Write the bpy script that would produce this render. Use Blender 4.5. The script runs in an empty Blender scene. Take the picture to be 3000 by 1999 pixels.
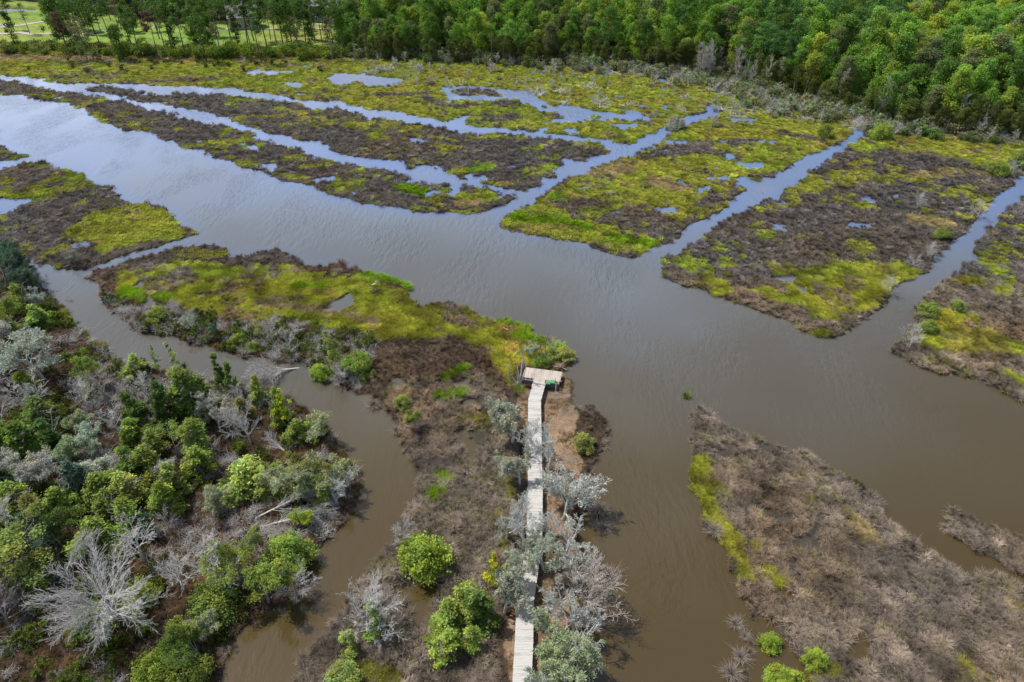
import bpy, math, random
import numpy as np
random.seed(11)
rng = np.random.default_rng(11)
PI = math.pi
scene = bpy.context.scene
COL = scene.collection

# ------------------------------------------------------------------ camera
CW, CH = 2353.0, 1568.0
FPX = 1568.7
HC = 60.0
TH = math.atan((784 + 353) / FPX)
cam = bpy.data.cameras.new("camera")
cam.sensor_width = 36.0
cam.lens = 24.0
cam.clip_start = 0.5
cam.clip_end = 6000
camo = bpy.data.objects.new("camera", cam)
camo.location = (0, 0, HC)
camo.rotation_euler = (PI / 2 - TH, 0, 0)
COL.objects.link(camo)
scene.camera = camo
cT, sT = math.cos(TH), math.sin(TH)


def G(px, py, z=0.0):
    """survey point: where the view ray through (px,py) of the photograph meets height z"""
    a = (px - CW / 2) / FPX
    b = (py - CH / 2) / FPX
    dy = cT - b * sT
    dz = -sT - b * cT
    t = (z - HC) / dz
    return (a * t, dy * t)


def PX(x, y, z=0.0):
    yc = y * cT - (z - HC) * sT
    up = y * sT + (z - HC) * cT
    return CW / 2 + FPX * x / yc, CH / 2 - FPX * up / yc


# ------------------------------------------------------------------ noise
def _h(ix, iy, seed):
    n = (ix.astype(np.int64) * 374761393 + iy.astype(np.int64) * 668265263 + seed * 974711) & 0x7fffffff
    n = ((n ^ (n >> 13)) * 1274126177) & 0x7fffffff
    n = n ^ (n >> 16)
    return (n & 0xffff) / 65535.0


def vn(x, y, s, seed=0):
    x = np.asarray(x, float) / s
    y = np.asarray(y, float) / s
    ix = np.floor(x)
    iy = np.floor(y)
    fx = x - ix
    fy = y - iy
    fx = fx * fx * (3 - 2 * fx)
    fy = fy * fy * (3 - 2 * fy)
    a = _h(ix, iy, seed); b = _h(ix + 1, iy, seed)
    c = _h(ix, iy + 1, seed); d = _h(ix + 1, iy + 1, seed)
    return (a * (1 - fx) + b * fx) * (1 - fy) + (c * (1 - fx) + d * fx) * fy


def fbm(x, y, s, seed=0, o=4):
    t = 0; a = 1.0; n = 0
    for i in range(o):
        t = t + a * vn(x, y, s, seed + i * 17)
        n += a; a *= 0.55; s *= 0.5
    return t / n


# ------------------------------------------------------------------ survey raster (plan of the place)
X0, Y0, RES = -440.0, 8.0, 0.3
NX, NY = int(880 / RES), int(600 / RES)
land = np.ones((NY, NX), np.uint8)
zone = np.zeros((NY, NX), np.uint8)
(ZG, ZR, ZB, ZD, ZM, ZL, ZF, ZS, ZT, ZP, ZO, ZW) = range(12)
# green grass, rush, bright green, dirt, dark brown rush, lawn, forest floor, scrub, tan, bunker, olive


def wpoly(pts):
    return np.array([G(*p) for p in pts])


def fill(pts, val=None, zval=None, world=False):
    P = np.array(pts, float) if world else wpoly(pts)
    gx = (P[:, 0] - X0) / RES
    gy = (P[:, 1] - Y0) / RES
    x2 = np.roll(gx, -1); y2 = np.roll(gy, -1)
    r0 = max(0, int(gy.min())); r1 = min(NY - 1, int(gy.max()) + 1)
    for r in range(r0, r1 + 1):
        yy = r + 0.5
        m = (gy <= yy) != (y2 <= yy)
        if not m.any():
            continue
        xs = np.sort(gx[m] + (yy - gy[m]) / (y2[m] - gy[m]) * (x2[m] - gx[m]))
        for a, b in zip(xs[::2], xs[1::2]):
            i0 = max(0, int(round(a))); i1 = min(NX, int(round(b)))
            if i1 > i0:
                if val is not None: land[r, i0:i1] = val
                if zval is not None: zone[r, i0:i1] = zval


def stroke(x1, y1, x2, y2, rpx, zval=None, val=None):
    sc = 0.0135 * ((y1 + y2) / 2 + 353)
    rad = rpx / sc * (1.3 if (y2 < 620 and rpx > 4.5 and val is None) else 1.0)
    A = np.array(G(x1, y1)); B = np.array(G(x2, y2))
    lo = np.minimum(A, B) - rad; hi = np.maximum(A, B) + rad
    i0 = max(0, int((lo[0] - X0) / RES)); i1 = min(NX, int((hi[0] - X0) / RES) + 1)
    j0 = max(0, int((lo[1] - Y0) / RES)); j1 = min(NY, int((hi[1] - Y0) / RES) + 1)
    if i1 <= i0 or j1 <= j0: return
    xx, yy = np.meshgrid(X0 + (np.arange(i0, i1) + .5) * RES, Y0 + (np.arange(j0, j1) + .5) * RES)
    d = B - A
    L = max(1e-6, d @ d)
    t = np.clip(((xx - A[0]) * d[0] + (yy - A[1]) * d[1]) / L, 0, 1)
    m = (xx - A[0] - t * d[0]) ** 2 + (yy - A[1] - t * d[1]) ** 2 < rad * rad
    if zval is not None: zone[j0:j1, i0:i1][m] = zval
    if val is not None: land[j0:j1, i0:i1][m] = val


def C(n, pts):
    """pts read in one of the nine enlargements (1..9) of the photograph"""
    ox = [0, 784.3, 1568.7][(n - 1) % 3]
    oy = [0, 522.4, 1044.7][(n - 1) // 3]
    return [(x / 3.0 + ox, y / 3.0 + oy) for x, y in pts]


A_south = [(0, 217), (60, 222), (110, 236), (155, 238), (180, 248), (200, 255), (220, 272), (235, 285), (255, 287), (290, 300), (345, 303), (365, 313), (375, 323), (402, 325), (408, 335), (425, 343), (460, 347), (490, 365), (530, 375), (545, 388), (570, 388), (610, 398), (640, 412), (660, 420), (720, 428), (735, 437), (755, 447), (784, 458), (830, 470), (915, 478), (960, 490), (1010, 490), (1060, 493), (1085, 493), (1125, 485), (1150, 478), (1175, 466), (1187, 455)]
A_north = [(1167, 448), (1154, 457), (1147, 443), (1137, 437), (1084, 430), (1061, 430), (1037, 434), (1031, 423), (1014, 415), (984, 420), (934, 420), (936, 405), (907, 400), (897, 393), (851, 385), (817, 383), (804, 375), (784, 380), (780, 373), (733, 365), (723, 365), (700, 350), (683, 343), (623, 330), (617, 325), (590, 320), (580, 308), (533, 292), (467, 283), (440, 275), (417, 265), (393, 263), (367, 257), (333, 248), (300, 238), (283, 232), (247, 230), (213, 222), (187, 213), (150, 213), (123, 207), (67, 198), (33, 185), (0, 187)]
D_north = [(0, 174), (33, 177), (67, 178), (90, 182), (100, 188), (143, 195), (200, 193), (260, 193), (313, 195), (383, 200), (467, 200), (507, 205), (560, 205), (563, 212), (627, 218), (680, 230), (743, 235), (780, 233), (817, 247), (834, 245), (841, 253), (894, 255), (934, 265), (971, 270), (1017, 280), (1051, 275), (1077, 263), (1061, 287), (1094, 293), (1161, 297), (1184, 300), (1251, 305), (1317, 313), (1351, 317), (1404, 320), (1417, 328), (1451, 332), (1477, 320), (1517, 300), (1564, 277), (1595, 263), (1622, 257), (1624, 240), (1649, 243)]
E_poly = [(1645, 263), (1609, 277), (1569, 295), (1525, 318), (1490, 338), (1470, 347), (1457, 358), (1437, 362), (1417, 371), (1381, 377), (1366, 388), (1351, 398), (1301, 413), (1281, 424), (1257, 440), (1247, 452), (1214, 472), (1171, 490), (1150, 505), (1144, 522), (1161, 531), (1204, 537), (1251, 547), (1291, 554), (1331, 559), (1351, 569), (1401, 586), (1434, 591), (1451, 597), (1471, 587), (1487, 581), (1501, 567), (1537, 557), (1564, 546), (1566, 534), (1589, 517), (1625, 503), (1669, 480), (1682, 467), (1702, 447), (1722, 440), (1702, 430), (1695, 423), (1702, 403), (1712, 406), (1719, 412), (1735, 420), (1755, 410), (1782, 410), (1785, 397), (1815, 390), (1829, 370), (1842, 360), (1875, 352), (1919, 337), (1939, 323), (1962, 307), (1969, 297)]
FG_bank = [(1992, 298), (1979, 317), (1942, 340), (1939, 350), (1915, 353), (1912, 367), (1895, 370), (1882, 387), (1862, 393), (1859, 407), (1832, 417), (1829, 427), (1802, 433), (1789, 447), (1759, 457), (1729, 473), (1719, 483), (1669, 503), (1645, 520), (1625, 536), (1602, 553), (1569, 562), (1566, 579), (1527, 587), (1516, 619), (1527, 639), (1551, 652), (1569, 659), (1605, 662), (1652, 682), (1685, 692), (1729, 716), (1775, 729), (1812, 739), (1835, 759), (1855, 769), (1885, 781), (1912, 779), (1942, 776), (1952, 759), (1969, 749), (1995, 736), (2012, 729), (2009, 719), (2035, 702), (2052, 686), (2049, 669), (2069, 652), (2102, 646), (2115, 632), (2135, 616), (2149, 596), (2169, 576), (2192, 556), (2222, 532), (2229, 520), (2245, 500), (2272, 480), (2285, 463), (2299, 447), (2329, 423), (2342, 407), (2352, 393), (2400, 365), (2480, 335), (2600, 320)]
H_bank = [(2600, 345), (2500, 380), (2420, 412), (2353, 450), (2332, 467), (2302, 493), (2292, 520), (2275, 522), (2275, 546), (2252, 547), (2232, 569), (2235, 586), (2252, 594), (2209, 609), (2215, 622), (2189, 632), (2162, 652), (2135, 676), (2115, 702), (2099, 722), (2099, 742), (2089, 762), (2069, 782), (2045, 796), (2045, 811), (2085, 829), (2119, 852), (2162, 862), (2192, 859), (2235, 869), (2279, 886), (2312, 906), (2352, 924), (2500, 1000), (2800, 1150), (3300, 1300)]
# 1. everything south of the north shore is water first
fill([(-1500, 174)] + D_north + [(1651, 250), (1645, 263)] + E_poly[1:] + FG_bank + H_bank + [(3600, 1400), (3600, 2600), (-1800, 2600), (-1800, 174)], val=0, zval=ZR)
# 2. islands and strips back as land
fill([(-700, 218), (-200, 216)] + A_south + A_north + [(-200, 190), (-700, 190)], val=1, zval=ZR)
fill([(197, 203), (217, 199), (260, 201), (290, 205), (320, 211), (328, 208), (334, 216), (310, 217), (285, 222), (260, 218), (230, 213), (200, 211)], val=1, zval=ZR)
fill([(287, 223), (310, 218), (360, 220), (417, 215), (467, 218), (513, 215), (513, 222), (550, 222), (633, 232), (680, 237), (703, 248), (727, 255), (780, 248), (801, 257), (834, 262), (841, 277), (871, 270), (901, 278), (927, 280), (954, 287), (1011, 292), (1031, 298), (1054, 302), (1064, 312), (1077, 307), (1097, 312), (1121, 308), (1167, 310), (1204, 310), (1227, 320), (1251, 317), (1284, 323), (1317, 328), (1357, 325), (1384, 333), (1401, 348), (1394, 357), (1357, 360), (1347, 372), (1324, 373), (1304, 365), (1291, 373), (1292, 382), (1264, 392), (1274, 398), (1281, 412), (1257, 413), (1241, 410), (1251, 427), (1221, 437), (1207, 443), (1194, 440), (1177, 437), (1144, 433), (1091, 417), (1051, 413), (1044, 400), (1027, 397), (1011, 383), (961, 383), (927, 377), (927, 370), (897, 370), (867, 370), (837, 365), (804, 360), (784, 358), (773, 353), (753, 347), (747, 333), (717, 325), (667, 318), (660, 312), (620, 310), (580, 293), (547, 285), (533, 275), (500, 267), (477, 257), (433, 253), (410, 248), (360, 238), (317, 235), (290, 230)], val=1, zval=ZR)
fill([(-600, 335), (-100, 326), (0, 332), (13, 337), (23, 350), (43, 352), (78, 360), (50, 364), (20, 371), (0, 373), (-100, 380), (-600, 385)], val=1, zval=ZR)
J = [(-1200, 420), (-300, 412), (-100, 402), (0, 392), (33, 381), (73, 375), (103, 375), (113, 382), (140, 388), (163, 393), (190, 398), (193, 413), (213, 423), (263, 432), (270, 448), (290, 463), (317, 472), (347, 470), (377, 480), (397, 493), (420, 522), (447, 529), (455, 536), (447, 542), (417, 552), (367, 566), (317, 579), (267, 594), (220, 609), (187, 619), (160, 621), (127, 616), (100, 609), (73, 599), (73, 591), (23, 592), (-40, 592), (-1200, 560)]
fill(J, val=1, zval=ZR)
K = [(-1500, 560), (-40, 590), (23, 600), (60, 622), (97, 666), (110, 669), (127, 682), (137, 699), (157, 716), (160, 732), (180, 749), (200, 759), (217, 782), (250, 802), (267, 826), (333, 842), (467, 864), (533, 878), (583, 892), (627, 908), (662, 920), (724, 946), (758, 978), (775, 1010), (804, 1050), (828, 1092), (832, 1130), (815, 1170), (785, 1210), (745, 1254), (692, 1288), (670, 1330), (656, 1383), (618, 1400), (592, 1410), (576, 1440), (550, 1464), (523, 1500), (515, 1538), (508, 1567), (480, 1700), (440, 2300), (-1800, 2300)]
fill(K, val=1, zval=ZM)
LM = [(197, 637), (213, 622), (240, 616), (267, 614), (287, 601), (333, 589), (367, 582), (400, 577), (433, 566), (473, 559), (500, 566), (523, 569), (527, 592), (560, 589), (587, 582), (627, 574), (657, 581), (677, 594), (700, 609), (733, 611), (760, 607), (784, 608), (804, 619), (851, 626), (881, 637), (918, 646), (934, 654), (943, 664), (936, 674), (944, 689), (958, 704), (984, 702), (1011, 694), (1048, 694), (1061, 707), (1091, 722), (1121, 737), (1161, 737), (1184, 751), (1218, 754), (1228, 772), (1251, 777), (1278, 782), (1284, 799), (1301, 806), (1308, 822), (1311, 834), (1301, 846), (1296, 859), (1314, 869), (1318, 889), (1314, 912), (1324, 936), (1338, 949), (1341, 929), (1351, 926), (1364, 942), (1371, 952), (1391, 959), (1406, 986), (1398, 999), (1388, 1023), (1375, 1048), (1360, 1080), (1362, 1120), (1357, 1162), (1334, 1205), (1335, 1240), (1352, 1275), (1360, 1312), (1357, 1345), (1361, 1400), (1345, 1450), (1330, 1490), (1338, 1530), (1342, 1568), (1340, 1700), (1360, 2400), (560, 2400), (620, 1700), (658, 1600), (671, 1562), (703, 1522), (710, 1490), (748, 1460), (792, 1408), (806, 1374), (836, 1328), (868, 1298), (902, 1256), (916, 1226), (934, 1194), (951, 1165), (961, 1142), (964, 1122), (961, 1098), (948, 1065), (934, 1035), (908, 996), (898, 966), (884, 942), (851, 936), (858, 906), (818, 906), (784, 892), (767, 879), (743, 869), (710, 852), (693, 839), (633, 832), (600, 826), (550, 819), (517, 809), (490, 796), (443, 792), (400, 779), (353, 771), (317, 764), (293, 746), (277, 722), (247, 709), (227, 682), (230, 659), (220, 649), (200, 642)]
fill(LM, val=1, zval=ZM)
NI = [(1605, 927), (1589, 952), (1585, 1002), (1597, 1045), (1589, 1095), (1592, 1122), (1609, 1155), (1606, 1178), (1619, 1208), (1646, 1238), (1672, 1265), (1676, 1305), (1692, 1338), (1702, 1372), (1722, 1402), (1712, 1440), (1722, 1500), (1708, 1568), (1700, 1700), (1900, 2300), (3600, 2300), (3000, 1750), (2500, 1460), (2353, 1385), (2339, 1365), (2322, 1338), (2292, 1322), (2246, 1318), (2202, 1305), (2136, 1275), (2082, 1235), (2052, 1205), (2029, 1178), (2032, 1162), (2002, 1135), (1982, 1112), (1936, 1088), (1889, 1072), (1856, 1045), (1819, 1042), (1769, 1019), (1719, 1006), (1675, 986), (1645, 966), (1615, 940)]
fill(NI, val=1, zval=ZR)
fill([(2172, 1178), (2196, 1178), (2229, 1195), (2269, 1208), (2319, 1222), (2353, 1235), (2500, 1290), (2800, 1400), (2650, 1450), (2353, 1330), (2319, 1312), (2292, 1302), (2296, 1284), (2262, 1282), (2236, 1275), (2209, 1245), (2169, 1228), (2179, 1202)], val=1, zval=ZR)
# ------- colour zones: north land
fill([(1992, 298), (1979, 317)] + FG_bank[2:] + [(3000, 250), (2500, 200), (2000, 240)], zval=ZR)
fill(H_bank[:-1] + [(3600, 1000), (3600, 420), (3000, 350)], zval=ZR)
for s in [(130, 148, 190, 152, 6), (120, 180, 235, 172, 8), (300, 180, 330, 182, 5), (340, 190, 495, 184, 9), (640, 213, 730, 218, 8), (740, 228, 780, 228, 6), (850, 220, 990, 215, 10), (980, 225, 1000, 235, 9), (1050, 208, 1110, 210, 9), (1015, 245, 1180, 240, 11), (1070, 268, 1180, 270, 13), (1095, 284, 1150, 280, 9), (1250, 265, 1290, 268, 7), (1200, 298, 1230, 300, 6), (560, 160, 700, 148, 4), (1100, 240, 1190, 236, 8),
          (1310, 482, 1420, 492, 19), (1390, 490, 1490, 515, 20), (1500, 545, 1550, 540, 14), (1540, 350, 1600, 330, 16), (1620, 330, 1740, 325, 9), (1640, 350, 1700, 365, 11), (1470, 350, 1540, 370, 9), (1560, 390, 1620, 400, 9), (1800, 310, 1880, 325, 13), (1650, 470, 1690, 450, 12), (1160, 522, 1290, 550, 6), (1300, 554, 1450, 592, 7), (1580, 515, 1640, 490, 10), (1750, 404, 1780, 405, 8), (1270, 452, 1285, 440, 6), (1600, 500, 1560, 525, 14)]:
    stroke(*s[:4], s[4], zval=ZR)
for s in [(380, 237, 425, 238, 6), (530, 235, 620, 230, 7), (540, 272, 640, 265, 9), (640, 250, 700, 262, 8), (800, 290, 890, 285, 10), (930, 293, 960, 297, 8), (1080, 315, 1200, 318, 8), (1010, 340, 1045, 345, 9), (1060, 395, 1130, 385, 13), (1225, 400, 1268, 388, 15), (1200, 345, 1230, 350, 7), (1110, 422, 1150, 428, 6), (950, 370, 980, 375, 6), (700, 270, 740, 280, 8),
          (100, 215, 150, 230, 7), (190, 245, 240, 228, 8), (215, 260, 240, 285, 8), (345, 280, 350, 281, 6), (412, 295, 418, 296, 6), (430, 338, 560, 325, 11), (520, 376, 600, 387, 7), (560, 345, 610, 335, 8), (640, 403, 700, 412, 8), (690, 385, 760, 375, 7), (760, 415, 790, 442, 10), (1010, 448, 1120, 458, 18), (950, 482, 1100, 488, 6), (985, 445, 1010, 470, 10),
          (840, 345, 860, 346, 5)]:
    stroke(*s[:4], s[4], zval=ZG)
for s in [(930, 430, 985, 445, 14), (1190, 500, 1330, 520, 13), (1400, 545, 1480, 562, 12), (1080, 398, 1120, 392, 8), (1260, 450, 1300, 470, 9)]:
    stroke(*s[:4], s[4], zval=ZB)
for s in [(1340, 400, 1440, 390, 18), (1500, 420, 1560, 430, 20), (700, 275, 720, 278, 6), (1060, 470, 1100, 466, 12)]:
    stroke(*s[:4], s[4], zval=ZT)
fill([(1270, 466), (1330, 458), (1400, 466), (1490, 480), (1560, 515), (1568, 545), (1540, 562), (1500, 552), (1450, 530), (1370, 512), (1300, 500)], zval=ZR)
fill([(1460, 352), (1530, 335), (1600, 325), (1640, 335), (1620, 352), (1540, 362), (1480, 372)], zval=ZR)
fill([(1640, 440), (1700, 440), (1690, 462), (1640, 478), (1600, 500), (1580, 490)], zval=ZR)
# G island greens
fill(C(6, [(620, 250), (750, 270), (900, 290), (1150, 240), (1350, 250), (1500, 240), (1640, 320), (1500, 390), (1340, 500), (1300, 560), (1050, 600), (1050, 680), (900, 650), (780, 560), (560, 500), (420, 450), (600, 400), (700, 380), (640, 330)]), zval=ZG)
fill(C(3, [(1120, 1020), (1280, 910), (1450, 930), (2350, 1000), (2350, 1150), (2200, 1170), (1800, 1100), (1400, 1030), (1200, 1050)]), zval=ZG)
for s in [(1570, 610, 1592, 632, 16), (1840, 440, 1880, 430, 16), (1900, 400, 1990, 395, 11), (1960, 385, 1985, 370, 9), (1980, 475, 1995, 475, 15), (2150, 450, 2240, 430, 9), (1790, 737, 1900, 772, 8), (1930, 460, 1960, 470, 9), (1740, 480, 1800, 470, 8), (2260, 600, 2330, 650, 14), (2205, 650, 2260, 640, 18), (2320, 860, 2350, 890, 18)]:
    stroke(*s[:4], s[4], zval=ZG)
for s in [(2120, 510, 2170, 515, 20), (2090, 405, 2250, 395, 16), (1885, 700, 1905, 720, 9)]:
    stroke(*s[:4], s[4], zval=ZT)
fill(C(6, [(1740, 560), (1950, 590), (2080, 700), (2250, 760), (2350, 820), (2350, 900), (2100, 870), (1950, 880), (1750, 870), (1620, 830), (1600, 760), (1720, 700)]), zval=ZG)
# J
fill(C(1, [(600, 1500), (640, 1470), (950, 1430), (1130, 1440), (1270, 1590), (1250, 1627), (800, 1717), (700, 1767), (560, 1687), (450, 1627), (480, 1560)]), zval=ZG)
for s in [(0, 450, 110, 445, 12), (110, 440, 205, 430, 10), (160, 392, 185, 400, 7), (-50, 420, 20, 418, 14), (100, 590, 150, 575, 12), (-100, 480, 0, 510, 10), (20, 352, 0, 345, 6)]:
    stroke(*s[:4], s[4], zval=ZG)
# L greens
fill(C(4, [(790, 290), (1000, 250), (1300, 240), (1450, 250), (1600, 290), (1900, 290), (2000, 250), (2100, 320), (2353, 360), (2480, 310), (2753, 450), (2870, 560), (2975, 640), (3053, 700), (3233, 800), (3353, 900), (3500, 960), (3453, 1000), (3203, 760), (2753, 780), (2603, 790), (2400, 720), (2300, 700), (1900, 640), (1600, 650), (1450, 600), (1300, 560), (1150, 510), (900, 500), (800, 430)]), zval=ZG)
fill(C(5, [(400, 560), (900, 610), (1300, 720), (1500, 800), (1560, 900), (1400, 960), (1250, 960), (1190, 1120), (1150, 1100), (1060, 900), (860, 790), (600, 740), (420, 680)]), zval=ZG)
for s in [(240, 632, 420, 590, 9), (420, 585, 515, 588, 13), (560, 600, 670, 592, 9), (905, 680, 925, 702, 10), (980, 716, 1035, 710, 11), (780, 630, 830, 640, 8), (410, 640, 470, 650, 10), (950, 730, 1000, 740, 10), (1040, 745, 1080, 750, 9)]:
    stroke(*s[:4], s[4], zval=ZO if s[4] > 9 else ZR)
for s in [(845, 630, 930, 656, 9), (938, 660, 955, 702, 7), (1070, 716, 1230, 762, 10), (1180, 775, 1290, 805, 12), (280, 668, 330, 680, 12), (340, 690, 400, 690, 10), (1025, 870, 1060, 850, 12), (1010, 912, 1060, 905, 11), (680, 665, 760, 660, 10), (1011, 1100, 1025, 1095, 13), (985, 1140, 1010, 1130, 13), (1186, 905, 1190, 880, 5), (1152, 1100, 1160, 1130, 8)]:
    stroke(*s[:4], s[4], zval=ZB)
for s in [(600, 700, 760, 720, 16), (800, 720, 860, 745, 16), (1050, 960, 1100, 970, 14), (870, 1300, 910, 1295, 14), (820, 1540, 900, 1560, 25)]:
    stroke(*s[:4], s[4], zval=ZT if s[1] < 760 else ZO)
# peninsula rush
fill([(860, 905), (960, 870), (1100, 860), (1190, 940), (1190, 1200), (1150, 1360), (1140, 1568), (1150, 2300), (500, 2300), (650, 1560), (780, 1400), (860, 1290), (960, 1140), (900, 960)], zval=ZR)
for s in [(1025, 870, 1060, 850, 9), (1010, 912, 1060, 905, 10), (1015, 1095, 1025, 1105, 12), (985, 1140, 1010, 1130, 12)]:
    stroke(*s[:4], s[4], zval=ZB)
for s in [(1060, 965, 1110, 970, 14), (870, 1300, 910, 1295, 12), (830, 1540, 900, 1556, 25), (1150, 1050, 1170, 1150, 12), (1140, 1180, 1150, 1260, 10)]:
    stroke(*s[:4], s[4], zval=ZO)
fill([(1196, 884), (1225, 862), (1260, 850), (1294, 858), (1312, 870), (1316, 910), (1332, 955), (1322, 1010), (1345, 1060), (1315, 1200), (1335, 1300), (1330, 1420), (1320, 1568), (1310, 2000), (1180, 2000), (1165, 1568), (1160, 1450), (1195, 1350), (1205, 1200), (1208, 1000), (1192, 940)], zval=ZD)
stroke(1262, 842, 1292, 840, 9, zval=ZD)
# K: banks and clearings
stroke(145, 712, 245, 795, 15, zval=ZO)
stroke(150, 722, 215, 775, 10, zval=ZG)
for s in [(370, 1000, 380, 1030, 14), (170, 1250, 190, 1225, 12), (440, 960, 430, 940, 10), (520, 1060, 480, 1040, 10), (100, 1090, 150, 1100, 14), (250, 1120, 330, 1090, 14), (20, 1230, 60, 1250, 12)]:
    stroke(*s[:4], s[4], zval=ZD)
# N
for s in [(1608, 1060, 1622, 1165, 27), (1622, 1165, 1645, 1215, 15), (1650, 1120, 1675, 1145, 12), (1650, 1205, 1690, 1265, 26), (1690, 1265, 1705, 1295, 15), (1735, 1250, 1745, 1270, 10), (1705, 1290, 1720, 1330, 20), (1760, 1320, 1800, 1345, 18), (1760, 1500, 1775, 1480, 14), (1800, 1555, 1850, 1560, 20), (1900, 1530, 1880, 1540, 14), (2200, 1530, 2260, 1568, 16)]:
    stroke(*s[:4], s[4], zval=ZG)
for s in [(1880, 1066, 2000, 1130, 5), (2005, 1140, 2030, 1165, 6), (1860, 1150, 1880, 1140, 8)]:
    stroke(*s[:4], s[4], zval=ZO)
for s in [(1940, 1170, 2015, 1250, 11), (1800, 1090, 1830, 1110, 7), (2070, 1322, 2080, 1326, 6), (2310, 1390, 2353, 1420, 9), (1960, 1200, 1990, 1240, 14)]:
    stroke(*s[:4], s[4], zval=ZT)
fill([(1740, 1402), (1772, 1425), (1800, 1470), (1830, 1500), (1850, 1530), (1860, 1600), (1725, 1600), (1738, 1500), (1728, 1440)], val=0, zval=ZW)
# ------- upland
forest_line = [(780, 128), (1017, 137), (1317, 147), (1450, 150), (1569, 158), (1700, 178), (1835, 217), (1969, 262), (2069, 288), (2200, 300), (2353, 312), (2900, 420)]
fill([(780, 128)] + forest_line[1:] + [(4200, 640), (4200, -200), (780, -200)], zval=ZF)
fill(forest_line + [(2900, 445), (2353, 336), (2200, 322), (2069, 308), (1969, 285), (1835, 240), (1700, 205), (1569, 178), (1317, 157), (1017, 142), (780, 131)], zval=ZS)
fill([(-1500, 108), (0, 110), (120, 117), (250, 125), (400, 126), (600, 130), (790, 131), (790, 118), (500, 108), (250, 100), (0, 100), (-1500, 96)], zval=ZO)
fill([(-1500, 126), (0, 126), (790, 131), (790, 139), (500, 141), (300, 140), (0, 143), (-1500, 140)], zval=ZT)
fill([(-1500, 98), (0, 102), (250, 104), (500, 113), (780, 118), (780, 30), (560, 20), (300, 10), (120, -10), (-1500, -40)], zval=ZL)
fill([(-3000, 20), (-300, 14), (60, 6), (115, 22), (290, 50), (420, 62), (510, 58), (540, 47), (600, 47), (650, 58), (730, 46), (790, 50), (790, -200), (-3000, -200)], zval=ZF)
fill([(-60, 25), (0, 34), (45, 34), (80, 33), (90, 25), (60, 22), (20, 22), (-60, 18)], val=0)
for bk in [(10, 20, 22, 20, 2), (160, 58, 178, 60, 3), (203, 53, 212, 54, 2.5), (345, 70, 360, 72, 3.5), (735, 62, 752, 62, 2.5), (340, 106, 372, 108, 3)]:
    stroke(*bk[:4], bk[4], zval=ZP if bk[1] < 100 else ZD)
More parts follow.
